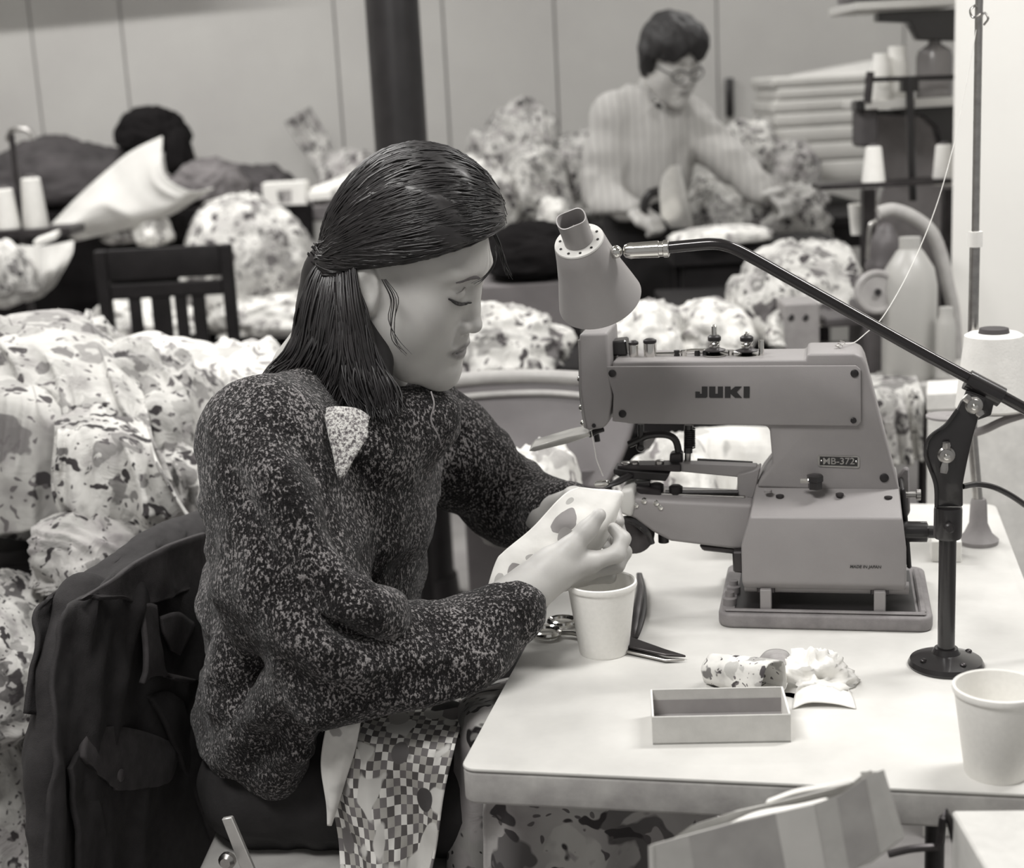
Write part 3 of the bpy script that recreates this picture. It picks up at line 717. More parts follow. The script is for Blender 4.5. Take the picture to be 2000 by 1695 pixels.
def skin_mat(name, v, lipv, headlike=True):
    s = NT(name); at = s.n('ShaderNodeAttribute', _attribute_name='tone')
    c = s.coord(); nz = s.n('ShaderNodeTexNoise', Scale=28.0, Detail=4.0); s.l(c, nz)
    r = s.ramp(nz, [(0.3, v * 0.93), (0.7, v * 1.06)])
    mx = s.mix(at.outputs['Fac'], r, tint(lipv)); s.col(mx)
    s.b.inputs['Roughness'].default_value = 0.48; s.b.inputs['Subsurface Weight'].default_value = 0.10; s.b.inputs['Subsurface Radius'].default_value = (0.01, 0.008, 0.006)
    n2 = s.n('ShaderNodeTexNoise', Scale=420.0, Detail=2.0); s.l(c, n2); s.bump(n2, 0.06, 0.001)
    return s.m
M_skin = skin_mat('skin_light', 0.47, 0.12)
def add_tone(o, t):
    a = o.data.attributes.new('tone', 'FLOAT', 'POINT'); a.data.foreach_set('value', np.asarray(t, np.float32))
def capsule_hand(s, pts, k=0.006):
    for P, R_ in pts: s.chain(P, R_, k)
# near hand (her right), pixel paths at table depths
def Q(L): return [pv(x, y, v) for x, y, v in L]
nh = SDF(B(-0.10, 0.16, 0.745) - 0.02, B(0.17, 0.44, 0.93) + 0.05, 0.0022)
wrist = Q([(935, 1218, 0.245), (1000, 1178, 0.268), (1045, 1140, 0.290), (1085, 1112, 0.308)])
nh.chain(wrist, [0.031, 0.027, 0.0235, 0.025], 0.02, squash=(TD, 0.92))
nh.chain(Q([(1080, 1108, 0.306), (1150, 1098, 0.322)]), [0.023, 0.0150], 0.014)
nh.chain(Q([(1075, 1118, 0.316), (1146, 1112, 0.340)]), [0.022, 0.0145], 0.012)
nh.chain(Q([(1068, 1124, 0.326), (1138, 1124, 0.358)]), [0.021, 0.0135], 0.012)
nh.chain(Q([(1062, 1128, 0.332), (1126, 1132, 0.374)]), [0.019, 0.0120], 0.012)
# index, middle, ring, little finger, thumb
nh.chain(Q([(1148, 1100, 0.322), (1205, 1082, 0.334), (1217, 1052, 0.346), (1198, 1032, 0.352)]), [0.0115, 0.0102, 0.0090, 0.0076], 0.005)
nh.chain(Q([(1146, 1114, 0.342), (1204, 1104, 0.352), (1220, 1078, 0.362), (1202, 1056, 0.366)]), [0.0112, 0.0100, 0.0090, 0.0076], 0.003)
nh.chain(Q([(1138, 1126, 0.360), (1192, 1124, 0.372), (1206, 1100, 0.380), (1192, 1080, 0.382)]), [0.0105, 0.0096, 0.0086, 0.0074], 0.003)
nh.chain(Q([(1126, 1134, 0.376), (1170, 1138, 0.388), (1184, 1120, 0.394), (1172, 1104, 0.394)]), [0.0095, 0.0085, 0.0076, 0.0066], 0.003)
nh.chain(Q([(1072, 1110, 0.300), (1112, 1072, 0.312), (1146, 1036, 0.324), (1170, 1006, 0.330)]), [0.0185, 0.0130, 0.0108, 0.0088], 0.010)
nhV, nhF = nh.mesh(2)
# far hand (her left), behind the cloth, palm towards it
fh = SDF(B(-0.06, 0.34, 0.78) - 0.06, B(0.14, 0.60, 0.95) + 0.06, 0.0028)
def C2(L): return [B(u - 0.026, v + 0.004, z) for u, v, z in L]
fh.chain(C2([(-0.010, 0.535, 0.850), (0.035, 0.490, 0.862), (0.070, 0.462, 0.868)]), [0.026, 0.0225, 0.022], 0.02)
for k, (dv, dz, L_, r) in enumerate(((0.0, 0.026, 0.9, 0.0092), (0.004, 0.008, 1.0, 0.0096), (0.006, -0.010, 0.94, 0.0090), (0.006, -0.027, 0.78, 0.0080))):
    a = np.array([0.068, 0.458 + dv, 0.868 + dz * 0.6]); b = np.array([0.105, 0.440 + dv, 0.872 + dz]); c = b + np.array([0.026, -0.018, -0.008]) * L_; d = c + np.array([0.010, -0.020, -0.012]) * L_
    fh.chain(C2([a, b, c, d]), [r * 1.35, r * 1.1, r, r * 0.85], 0.004)
fh.chain(C2([(0.045, 0.475, 0.880), (0.075, 0.444, 0.902), (0.102, 0.420, 0.906), (0.120, 0.404, 0.900)]), [0.016, 0.012, 0.0105, 0.0085], 0.008)
fhV, fhF = fh.mesh(2)
# torso core joining head and arms under the sweater
tc = SDF(B(-0.45, 0.05, 0.45) - 0.05, B(0.10, 0.70, 1.12) + 0.08, 0.011)
tc.chain([HW((-0.085, 0, -0.17)), B(-0.215, 0.368, 1.02), B(-0.25, 0.37, 0.88), B(-0.32, 0.37, 0.68), B(-0.34, 0.37, 0.58)], [0.055, 0.075, 0.09, 0.095, 0.095], 0.05)
tc.chain([B(-0.225, 0.37, 1.00), B(-0.235, 0.235, 1.005), B(-0.190, 0.155, 0.785), wrist[0]], [0.06, 0.048, 0.036, 0.029], 0.03)
tc.chain([B(-0.205, 0.37, 1.00), B(-0.200, 0.505, 1.005), B(-0.055, 0.585, 0.850), B(0.0, 0.527, 0.853)], [0.06, 0.048, 0.036, 0.028], 0.03)
tcV, tcF = tc.mesh(1)
hdV, hdF = head_sdf()
tone = np.zeros(len(hdV)); X, Y, Z = hdV.T
lip = np.clip(1 - ((Y / 0.0320) ** 2 + ((Z + 0.0600) / 0.0118) ** 2), 0, 1) * (X > 0.074)
tone = np.clip(lip * 2.2, 0, 1) * 0.75
wp = B(-0.26, 0.37, 0)
woman = thing('person', 'seated woman in dark marled knit sweater, hair tied back, looking down at cloth', 'person', wp)
V_ = np.vstack([HW(hdV), nhV, fhV, tcV])
F_ = np.vstack([hdF, nhF + len(hdV), fhF + len(hdV) + len(nhV), tcF + len(hdV) + len(nhV) + len(fhV)])
wbody = obj('body', (V_, F_), M_skin, woman, auto=180)
add_tone(wbody, np.concatenate([tone, np.zeros(len(V_) - len(hdV))]))
# thumb nail
M_nail = plain('nail', 0.5, 0.25, var=0.03)
# eyes: lash lines and brows
M_hair = NT('black_hair')
c_ = M_hair.coord(); nz = M_hair.n('ShaderNodeTexNoise', Scale=40.0, Detail=4.0); M_hair.l(c_, nz)
M_hair.col(M_hair.ramp(nz, [(0.3, 0.010), (0.7, 0.026)])); M_hair.b.inputs['Roughness'].default_value = 0.42; M_hair.b.inputs['Specular IOR Level'].default_value = 0.6
M_hair = M_hair.m
def on_head(P, lift=0.0006):
    """snap local head points onto the face surface along X"""
    P = np.array(P, float); out = []
    for p in P:
        d = (hdV[:, 1] - p[1]) ** 2 + (hdV[:, 2] - p[2]) ** 2
        ok = np.where(hdV[:, 0] > 0.02)[0]
        i = ok[np.argsort(d[ok])[:4]]
        out.append((hdV[i, 0].max() + lift, p[1], p[2]))
    return np.array(out)
for g in (-1, 1):
    lash = on_head(spline([(0.09, g * 0.0140, 0.0065), (0.09, g * 0.023, 0.0052), (0.09, g * 0.033, 0.0062), (0.09, g * 0.043, 0.0095), (0.09, g * 0.0515, 0.0140)], 5), 0.0010)
    obj('eyelash', tube(HW(lash), [0.0008, 0.0018, 0.0023, 0.0022, 0.0009], 6), M_hair, woman)
    crease = on_head(spline([(0.09, g * 0.018, 0.0225), (0.09, g * 0.030, 0.0260), (0.09, g * 0.046, 0.0215)], 5), -0.0002)
    obj('eyelid_crease', tube(HW(crease), [0.0003, 0.0006, 0.0003], 5), plain('crease_shade', 0.30, 0.6), woman)  # darker line paints the shade in the lid fold
    brow = on_head(spline([(0.09, g * 0.012, 0.0380), (0.09, g * 0.025, 0.0420), (0.09, g * 0.038, 0.0420), (0.09, g * 0.052, 0.0360)], 5), 0.0)
    obj('eyebrow', tube(HW(brow), [0.0014, 0.0026, 0.0024, 0.0008], 6, (HM[:, 0], 0.35)), plain('soft_brow', 0.12, 0.9), woman)
# ---------------------------------------------------------------- hair
hs = SDF((-0.16, -0.13, -0.10), (0.15, 0.13, 0.19), 0.0035)
hs.ell((-0.002, 0, 0.052), (0.099, 0.085, 0.101), k=0.02)
hs.ell((0.050, 0, 0.085), (0.055, 0.070, 0.052), k=0.04)
hs.ell((0.010, 0.005, 0.120), (0.060, 0.060, 0.040), k=0.04)
hs.ell((-0.070, -0.01, 0.010), (0.030, 0.050, 0.040), k=0.03)
hs.chain([(-0.062, -0.046, 0.0), (-0.066, -0.042, -0.06)], [0.022, 0.018], 0.03)
hs.chain([(-0.062, 0.060, 0.0), (-0.066, 0.052, -0.06)], [0.024, 0.020], 0.03)
g_ = np.meshgrid(*[hs.lo[i] + hs.h * np.arange(hs.n[i]) for i in range(3)], indexing='ij')
zl = 0.028 + (g_[0] + 0.01) * 0.50 - 0.25 * np.abs(g_[1]) * (g_[0] > 0.05) * 0 + 0.014 * np.exp(-((g_[0] - 0.105) / 0.03) ** 2)
face_reg = np.maximum(g_[2] - zl, -(g_[0] + 0.036 - 0.25 * np.minimum(g_[2] - 0.0, 0)))
hs.D = np.maximum(hs.D, -face_reg * 0.8).astype(np.float32)
hV, hF = hs.mesh(2)
N_ = normals(hV, hF)
Pq = hV * np.array([10, 40, 55])
hV = hV + N_ * (0.0022 * fbm(Pq, 5, 3))[:, None]
hair = obj('hair', (HW(hV), hF), M_hair, woman, auto=180)
rng = np.random.default_rng(7)
EC = np.array([-0.006, 0.0, 0.052]); ER = np.array([0.112, 0.090, 0.108])
tieL = ((pv(650, 488, 0.330) - HO) @ HM) / HS
def sphere_path(a, b, n):
    a = a / np.linalg.norm(a); b = b / np.linalg.norm(b)
    om = math.acos(np.clip(a @ b, -1, 1)); t = np.linspace(0, 1, n)
    return (np.sin((1 - t) * om)[:, None] * a + np.sin(t * om)[:, None] * b) / math.sin(om)
hIdx = hV
def snap_out(P, off):
    """lift points to just above the hair mass"""
    out = []
    for p in P:
        d = p - EC; L_ = np.linalg.norm(d); d /= L_
        q = hIdx - EC; pr = q @ d; perp = np.linalg.norm(q - pr[:, None] * d, axis=1)
        i = np.argmin(perp - 0.3 * (pr > 0) * 0.001 + (pr < 0) * 1)
        out.append(EC + d * (pr[i] + off))
    return np.array(out)
parts = []
tn = (tieL - EC) / ER
hN = (hV - EC) / ER; hN /= np.linalg.norm(hN, axis=1)[:, None]
cand = hV[(hV[:, 0] > -0.03) & (hV[:, 2] > 0.025)]; candf = hV[(hV[:, 0] > 0.045) & (hV[:, 2] > 0.04)]
for k in range(760):
    st0 = cand[rng.integers(len(cand))] if k % 5 < 2 else candf[rng.integers(len(candf))]
    sn = (st0 - EC) / ER
    path = sphere_path(sn, tn + rng.normal(0, 0.05, 3), 13)
    # quick radial look-up on the unit sphere
    D_ = path @ hN.T; idx = np.argmax(D_, axis=1)
    rad = np.linalg.norm((hV[idx] - EC) / ER, axis=1)
    rad = np.convolve(np.pad(rad, 2, mode='edge'), np.ones(5) / 5, 'valid')
    P = EC + path * ER * (rad[:, None] + rng.uniform(0.004, 0.022))
    P += rng.normal(0, 0.0007, P.shape)
    parts.append(tube(HW(P), [0.0004, 0.0013, 0.0015, 0.0013, 0.0009], 4, cap=False))
tag(obj('hair_strands', merge(*parts), M_hair, hair, auto=180), kind='stuff')
# tie, tail and loose hair
def pl(x, y, v): return pv(x, y, v)
tie = pl(650, 488, 0.330)
obj('hair_tie', tube([tie + np.array([0.013 * math.cos(q) * 0.5, 0.010 * math.sin(q), 0.013 * math.cos(q)]) for q in np.linspace(0, 2 * math.pi, 18)], 0.0022, 6), plain('hair_tie', 0.3, 0.6), hair)
tail_c = spline([tie, pl(632, 540, 0.318), pl(622, 610, 0.305), pl(610, 680, 0.295), pl(590, 735, 0.290)], 6)
ts = SDF(tail_c.min(0) - 0.09, tail_c.max(0) + 0.09, 0.005)
ts.chain([tie, pl(640, 540, 0.332), pl(634, 610, 0.33), pl(630, 690, 0.325)], [0.010, 0.018, 0.022, 0.016], 0.02, squash=(TD, 0.6))
ts.chain([pl(668, 540, 0.33), pl(668, 640, 0.31), pl(690, 720, 0.30), pl(715, 790, 0.285)], [0.030, 0.036, 0.038, 0.020], 0.03, squash=(TD, 0.6))
tV, tF = ts.mesh(2)
obj('tail_mass', (tV, tF), M_hair, hair, auto=180)
parts = []
def lock(c0, c1, n, r, seed, spread=0.004):
    g = np.random.default_rng(seed); out = []
    for k in range(n):
        t = g.random(); a = np.array(c0, float) * (1 - t) + np.array(c1, float) * t
        P = [pl(x, y, v) for x, y, v in a] + g.normal(0, spread, (len(a), 3)) * np.linspace(0.15, 1.0, len(a))[:, None]
        out.append(tube(spline(P, 4), [r * 0.7, r, r, r * 0.8, r * 0.25], 4, cap=False))
    return out
# tail: left border to middle
parts += lock([(644, 486, .325), (602, 545, .306), (582, 620, .296), (566, 680, .290), (524, 726, .286)], [(656, 492, .322), (650, 560, .292), (640, 640, .278), (628, 700, .272), (585, 752, .270)], 230, 0.0019, 1)
parts += lock([(650, 490, .322), (648, 560, .292), (640, 640, .278), (622, 710, .272), (600, 756, .268)], [(664, 492, .322), (690, 560, .290), (690, 640, .275), (684, 720, .262), (660, 790, .258)], 230, 0.0019, 2)
# loose hair falling from behind the ear to the chest
parts += lock([(652, 484, .318), (656, 590, .282), (662, 680, .268), (668, 750, .256), (690, 812, .248)], [(690, 500, .286), (704, 610, .266), (726, 700, .260), (752, 770, .252), (770, 824, .245)], 230, 0.0018, 3)
parts += lock([(704, 600, .284), (720, 645, .274), (740, 700, .266), (770, 755, .258), (790, 800, .252)], [(700, 560, .284), (712, 620, .270), (722, 690, .262), (735, 760, .252), (745, 826, .246)], 120, 0.0017, 4)
tag(obj('tail_strands', merge(*parts), M_hair, hair, auto=180), kind='stuff')
parts = []
parts += lock([(745, 545, .276), (762, 585, .272), (760, 625, .272), (770, 665, .276), (802, 692, .284)], [(756, 545, .274), (780, 580, .270), (776, 625, .270), (772, 655, .276), (784, 684, .284)], 6, 0.0005, 5, 0.0022)
parts += lock([(968, 480, .352), (968, 500, .345), (962, 522, .338), (945, 542, .326), (920, 556, .312)], [(964, 484, .350), (970, 506, .343), (960, 526, .336), (942, 546, .324), (925, 556, .314)], 6, 0.0005, 6, 0.0012)
parts += lock([(950, 420, .36), (975, 470, .36), (985, 500, .362), (992, 520, .365), (1000, 540, .37)], [(955, 450, .36), (970, 480, .36), (978, 505, .36), (980, 520, .362), (984, 535, .365)], 8, 0.0008, 8, 0.002)
parts += lock([(780, 320, .36), (830, 296, .36), (865, 305, .36), (888, 325, .36), (900, 352, .36)], [(800, 330, .34), (840, 308, .34), (868, 318, .34), (885, 340, .34), (892, 360, .34)], 16, 0.0012, 9, 0.002)
tag(obj('loose_strands', merge(*parts), M_hair, hair, auto=180), kind='stuff')
# ---------------------------------------------------------------- sweater
def knit(name, lo, hi, thr=0.5):
    s = NT(name)
    c = s.coord(scale=(1, 1, 0.62)); c2 = s.coord()
    w1 = s.n('ShaderNodeTexNoise', Scale=290.0, Detail=2.0, Roughness=0.75); s.l(c, w1)
    vo = s.n('ShaderNodeTexVoronoi', Scale=360.0); s.l(c, vo)
    big = s.n('ShaderNodeTexNoise', Scale=16.0, Detail=2.0); s.l(c2, big)
    add = s.n('ShaderNodeMath', _operation='MULTIPLY_ADD'); s.l(vo, add, 'Distance', 0); add.inputs[1].default_value = 0.22; s.l(w1, add, 0, 2)
    add2 = s.n('ShaderNodeMath', _operation='MULTIPLY_ADD'); s.l(big, add2, 0, 0); add2.inputs[1].default_value = 0.25; s.l(add, add2, 0, 2)
    r = s.ramp(add2, [(thr + 0.15, lo), (thr + 0.27, lo * 2.6), (thr + 0.38, hi)])
    s.col(r); s.b.inputs['Roughness'].default_value = 0.95; s.b.inputs['Specular IOR Level'].default_value = 0.1
    s.b.inputs['Sheen Weight'].default_value = 0.15
    s.bump(add, 0.9, 0.004)
    return s.m
M_knit = knit('dark_marled_knit', 0.009, 0.26)
M_knit2 = knit('light_marled_knit', 0.10, 0.55, 0.42)
ss = SDF(B(-0.50, 0.02, 0.50) - 0.08, B(0.12, 0.72, 1.14) + 0.12, 0.0055)
MT = np.stack([TW, TD, ZZ], 1)
ss.ell(B(-0.245, 0.375, 0.93), (0.128, 0.175, 0.150), MT, 0.04)
ss.ell(B(-0.285, 0.375, 0.78), (0.130, 0.180, 0.170), MT, 0.05)
ss.ell(B(-0.320, 0.370, 0.640), (0.112, 0.175, 0.105), MT, 0.05)
ss.chain([B(-0.255, 0.215, 1.030), B(-0.240, 0.37, 1.050), B(-0.205, 0.525, 1.020)], [0.060, 0.062, 0.055], 0.05)
shN = B(-0.260, 0.205, 1.025); elN = pv(652, 1308, 0.150); cuN = pv(1005, 1196, 0.258)
ss.chain([shN, shN * 0.45 + elN * 0.55 + TW * -0.015, elN], [0.068, 0.073, 0.056], 0.045)
ss.chain([elN, pv(790, 1286, 0.185), pv(905, 1248, 0.225), cuN], [0.056, 0.050, 0.045, 0.036], 0.03)
shF = B(-0.195, 0.530, 1.005); elF = B(-0.062, 0.585, 0.855)
ss.chain([shF, shF * 0.5 + elF * 0.5, elF], [0.062, 0.058, 0.050], 0.04)
ss.chain([elF, B(-0.02, 0.555, 0.855), B(0.020, 0.510, 0.862)], [0.050, 0.041, 0.037], 0.03)
# folds traced from the photograph: raised ridges on sleeve and back
def fold(L, r, k=0.022): ss.chain(spline([pv(x, y, v) for x, y, v in L], 4), np.full(len(L) * 4 - 3, r), k)
fold([(478, 870, .20), (466, 1000, .19), (474, 1120, .17), (495, 1220, .16)], 0.028)
fold([(560, 1010, .135), (620, 1100, .115), (690, 1170, .12), (760, 1200, .15)], 0.016)
fold([(520, 1120, .125), (580, 1220, .105), (650, 1290, .10), (740, 1300, .13)], 0.016)
fold([(620, 1390, .12), (720, 1370, .135), (840, 1330, .165), (960, 1280, .21)], 0.013)
fold([(488, 1230, .19), (466, 1330, .20), (488, 1440, .21), (545, 1490, .22)], 0.028)
fold([(560, 1330, .14), (520, 1390, .17), (470, 1470, .20)], 0.016)
fold([(600, 1400, .15), (570, 1460, .18), (520, 1520, .21)], 0.016)
fold([(500, 860, .155), (560, 960, .125), (590, 1060, .115)], 0.016)
ss.chain([B(-0.165, 0.30, 1.010), B(-0.125, 0.375, 1.015), B(-0.150, 0.45, 1.010)], [0.045, 0.042, 0.045], 0.03)
# neck opening and hem
ss.ell(B(-0.165, 0.366, 1.120), (0.058, 0.066, 0.058), MT, 0.02, 'sub')
sV, sF = ss.mesh(1)
# flatten the hem, keep it as a rolled edge
N_ = normals(sV, sF)
ruv = np.stack([(sV - TA) @ TW, (sV - TA) @ TD, sV[:, 2]], 1)
wr = ridge(ruv * np.array([7, 7, 13]) + 3.1, 11, 2)
sV = sV + N_ * (0.0060 * np.clip(wr, -0.4, 1.2) + 0.0035 * fbm(ruv * 26, 3, 2))[:, None]
rib = np.sin(ruv[:, 2] * 420) * 0.0007
sweater = obj('sweater', (sV, sF), M_knit, woman, auto=180)
# cuffs
def cuff(a, b, r):
    d = (b - a); L_ = np.linalg.norm(d); prof = []
    for k in range(13):
        t = k / 12; prof.append((r * (1 + 0.05 * math.sin(t * math.pi)) + (0.0012 if k % 2 else 0), L_ * t))
    prof += [(r * 0.86, L_), (r * 0.84, L_ * 0.3)]
    return lathe(prof, a, d, 36, False, False)
obj('cuff', cuff(pv(950, 1222, 0.240), pv(1012, 1190, 0.266), 0.0375), M_knit, sweater)
obj('cuff', cuff(B(-0.002, 0.533, 0.858), B(0.036, 0.494, 0.866), 0.0365), M_knit, sweater)
# collar: wide light marl flap with a point on the near side
def collar(pxa, pxb, seed):
    G = []
    for (x0_, y0_, v0_), (x1_, y1_, v1_) in zip(pxa, pxb):
        a = pv(x0_, y0_, v0_); b = pv(x1_, y1_, v1_)
        row = [a * (1 - t) + b * t + (ZZ * 0.002 - TD * 0.004) * math.sin(t * math.pi) for t in np.linspace(0, 1, 9)]
        G.append(row)
    return solid_sheet(np.array(G), 0.003)
G1 = [(634, 800, .215), (650, 795, .205), (675, 795, .205), (700, 800, .210), (722, 815, .22)]
G2 = [(640, 835, .190), (650, 880, .176), (664, 938, .166), (692, 895, .176), (720, 850, .195)]
G1 = spline(np.array(G1, float), 4); G2 = spline(np.array(G2, float), 4)
obj('collar', collar(G1, G2, 1), M_knit2, sweater, auto=180)
obj('drawstring', tube(spline(Q([(842, 765, .285), (848, 790, .27), (842, 820, .262), (856, 850, .262), (862, 870, .268)]), 5), 0.0010, 6), plain('grey_cord', 0.2, 0.8), sweater)
# ---------------------------------------------------------------- trousers
M_pants = plain('dark_trousers', 0.016, 0.85, var=0.3, scale=20, bump=0.2, fine=300)
tr = SDF(B(-0.50, 0.10, 0.02) - 0.1, B(0.22, 0.62, 0.68) + 0.1, 0.011)
for v in (0.275, 0.470):
    tr.chain([B(-0.33, v, 0.575), B(-0.10, v - 0.01, 0.595), B(0.085, v - 0.01, 0.580)], [0.080, 0.080, 0.066], 0.04)
    tr.chain([B(0.085, v - 0.01, 0.580), B(0.10, v - 0.01, 0.33), B(0.075, v - 0.01, 0.09)], [0.066, 0.058, 0.050], 0.04)
tr.ell(B(-0.325, 0.372, 0.590), (0.085, 0.165, 0.085), MT, 0.05)
tV, tF = tr.mesh(2)
tV = tV + normals(tV, tF) * (0.006 * ridge(tV * 13, 4, 2))[:, None]
obj('trousers', (tV, tF), M_pants, woman, auto=180)
for v in (0.265, 0.460):
    sh = SDF(B(0.0, v - 0.09, -0.01) - 0.05, B(0.26, v + 0.09, 0.14) + 0.03, 0.007)
    sh.ell(B(0.135, v, 0.035), (0.115, 0.042, 0.034), MT, 0.02); sh.ell(B(0.070, v, 0.065), (0.05, 0.038, 0.06), MT, 0.03)
    sh.cut((0, 0, 0.003), (0, 0, -1))
    obj('shoe', sh.mesh(1), M_black, woman, auto=180)
# ================================================================== printed cloth
def floral(name, scale=14.0, seed=0.0, base=0.80, dark=0.10, amount=0.36, kind='Object', leaf=True, bump=0.35):
    if name in MC: return MC[name]
    s = NT(name); c = s.coord(kind=kind, loc=(seed * 3.1, seed * 1.7, seed * 2.3), rot=(seed * 0.7, seed * 0.4, seed))
    def warp(amt, nsc):
        nz = s.n('ShaderNodeTexNoise', Scale=nsc, Detail=2.0); s.l(c, nz)
        sb = s.n('ShaderNodeVectorMath', _operation='SUBTRACT'); s.l(nz, sb, 'Color', 0); sb.inputs[1].default_value = (0.5, 0.5, 0.5)
        scl = s.n('ShaderNodeVectorMath', _operation='SCALE'); s.l(sb, scl); scl.inputs['Scale'].default_value = amt
        ad = s.n('ShaderNodeVectorMath', _operation='ADD'); s.l(c, ad); s.l(scl, ad, 0, 1); return ad
    wa = warp(1.3 / scale, scale * 1.5)
    def vor(src, sc_, stretch=None):
        v = s.n('ShaderNodeTexVoronoi', Scale=sc_)
        if stretch:
            mp = s.n('ShaderNodeMapping'); mp.inputs['Scale'].default_value = stretch; mp.inputs['Rotation'].default_value = (0.6, 0.9, 0.4); s.l(src, mp); src = mp
        s.l(src, v, 0, 'Vector'); return v
    def rnd(v, k):
        q = s.N.new('ShaderNodeSeparateColor'); s.t.links.new(v.outputs['Color'], q.inputs[0]); return q.outputs[k]
    def pick(v, edge, soft, k, thr):
        m = s.ramp(v, [(edge - soft, (1, 1, 1, 1)), (edge + soft, (0, 0, 0, 1))])
        g = s.n('ShaderNodeMath', _operation='GREATER_THAN'); s.t.links.new(rnd(v, k), g.inputs[0]); g.inputs[1].default_value = thr
        x = s.n('ShaderNodeMath', _operation='MULTIPLY'); s.l(m, x); s.l(g, x, 0, 1); return x
    v1 = vor(wa, scale); v2 = vor(wa, scale * 1.5, (1.0, 0.36, 1.0)); v3 = vor(wa, scale * 3.2)
    nb = s.n('ShaderNodeTexNoise', Scale=scale * 0.7, Detail=3.0); s.l(c, nb)
    a = s.ramp(nb, [(0.38, base), (0.52, base * 0.86), (0.62, base * 0.60)])
    r1 = s.N.new('ShaderNodeValToRGB'); e = r1.color_ramp.elements; e[0].color = tint(dark * 1.6); e[1].color = tint(0.50); s.t.links.new(rnd(v1, 0), r1.inputs[0])
    b = s.mix(pick(v1, amount, 0.03, 1, 0.12), a, r1)
    inner = s.ramp(v1, [(amount * 0.30, (1, 1, 1, 1)), (amount * 0.36, (0, 0, 0, 1))])
    b = s.mix(inner, b, tint(base * 0.8)) if leaf else b
    if leaf:
        b = s.mix(pick(v2, 0.27, 0.02, 2, 0.15), b, tint(dark))
        b = s.mix(pick(v3, 0.26, 0.03, 0, 0.35), b, tint(dark * 2.2))
    s.col(b)
    s.b.inputs['Roughness'].default_value = 0.9; s.b.inputs['Specular IOR Level'].default_value = 0.15; s.b.inputs['Sheen Weight'].default_value = 0.1
    n2 = s.n('ShaderNodeTexNoise', Scale=14.0, Detail=5.0, Distortion=1.6); s.l(s.coord(), n2); s.bump(n2, bump, 0.03)
    MC[name] = s.m
    return s.m
def checker_print(name):
    s = NT(name); c = s.coord(kind='UV'); 
    ck = s.n('ShaderNodeTexChecker', Scale=26.0); s.l(c, ck); ck.inputs[1].default_value = tint(0.82); ck.inputs[2].default_value = tint(0.20)
    ck2 = s.n('ShaderNodeTexChecker', Scale=13.0); s.l(s.coord(kind='UV', loc=(0.038, 0, 0)), ck2); ck2.inputs[1].default_value = (1, 1, 1, 1); ck2.inputs[2].default_value = tint(0.45)
    chk = s.mix(0.8, ck, ck2, 'MULTIPLY')
    nz = s.n('ShaderNodeTexNoise', Scale=5.0, Detail=1.0); s.l(c, nz)
    v1 = s.n('ShaderNodeTexVoronoi', Scale=5.0); s.l(c, v1)
    sep = s.N.new('ShaderNodeSeparateColor'); s.t.links.new(v1.outputs['Color'], sep.inputs[0])
    c1 = s.ramp(sep, [(0.0, 0.03), (0.5, 0.22), (1.0, 0.5)])
    m1 = s.ramp(v1, [(0.30, (1, 1, 1, 1)), (0.32, (0, 0, 0, 1))])
    reg = s.ramp(nz, [(0.57, (0, 0, 0, 1)), (0.59, (1, 1, 1, 1))])
    a = s.mix(reg, chk, tint(0.66)); s.col(s.mix(m1, a, c1))
    s.b.inputs['Roughness'].default_value = 0.9
    n2 = s.n('ShaderNodeTexNoise', Scale=24.0, Detail=3.0); s.l(s.coord(), n2); s.bump(n2, 0.2, 0.01)
    return s.m
def grid_uv(a, b, su=1.0, sv=1.0):
    jj, ii = np.meshgrid(np.linspace(0, su, b), np.linspace(0, sv, a)); return np.stack([jj.ravel(), ii.ravel()], 1)
def dbl(uv): return np.vstack([uv, uv])
def curves_to_grid(C, nu, nv):
    """list of pixel-depth polylines (rows) -> smooth grid of points"""
    rows = [np.array([np.interp(np.linspace(0, 1, nu), np.linspace(0, 1, len(spline(r, 6))), spline(np.array(r), 6)[:, i]) for i in range(3)]).T for r in C]
    rows = np.array(rows); out = np.zeros((nv, nu, 3))
    for j in range(nu):
        sp = spline(rows[:, j], 6); out[:, j] = np.array([np.interp(np.linspace(0, 1, nv), np.linspace(0, 1, len(sp)), sp[:, i]) for i in range(3)]).T
    return out
# cloth she holds
C = [Q([(948, 1160, .300), (968, 1098, .315), (985, 1076, .322), (1040, 1030, .338), (1098, 968, .352), (1130, 952, .360)]),
     Q([(965, 1160, .296), (990, 1110, .312), (1015, 1080, .322), (1070, 1035, .336), (1120, 985, .350), (1160, 955, .366)]),
     Q([(985, 1165, .296), (1015, 1128, .312), (1050, 1095, .324), (1098, 1058, .336), (1145, 1010, .346), (1192, 958, .372)]),
     Q([(1000, 1172, .300), (1040, 1140, .314), (1085, 1110, .330), (1130, 1075, .342), (1180, 1022, .352), (1216, 963, .378)]),
     Q([(1030, 1180, .320), (1070, 1150, .334), (1110, 1122, .348), (1150, 1098, .356), (1188, 1050, .364), (1210, 990, .384)])]
G = curves_to_grid(C, 60, 36)
G += TD * (0.004 * fbm(np.stack([G[..., 0] * 26, G[..., 1] * 26, G[..., 2] * 26], -1), 2, 2))[..., None]
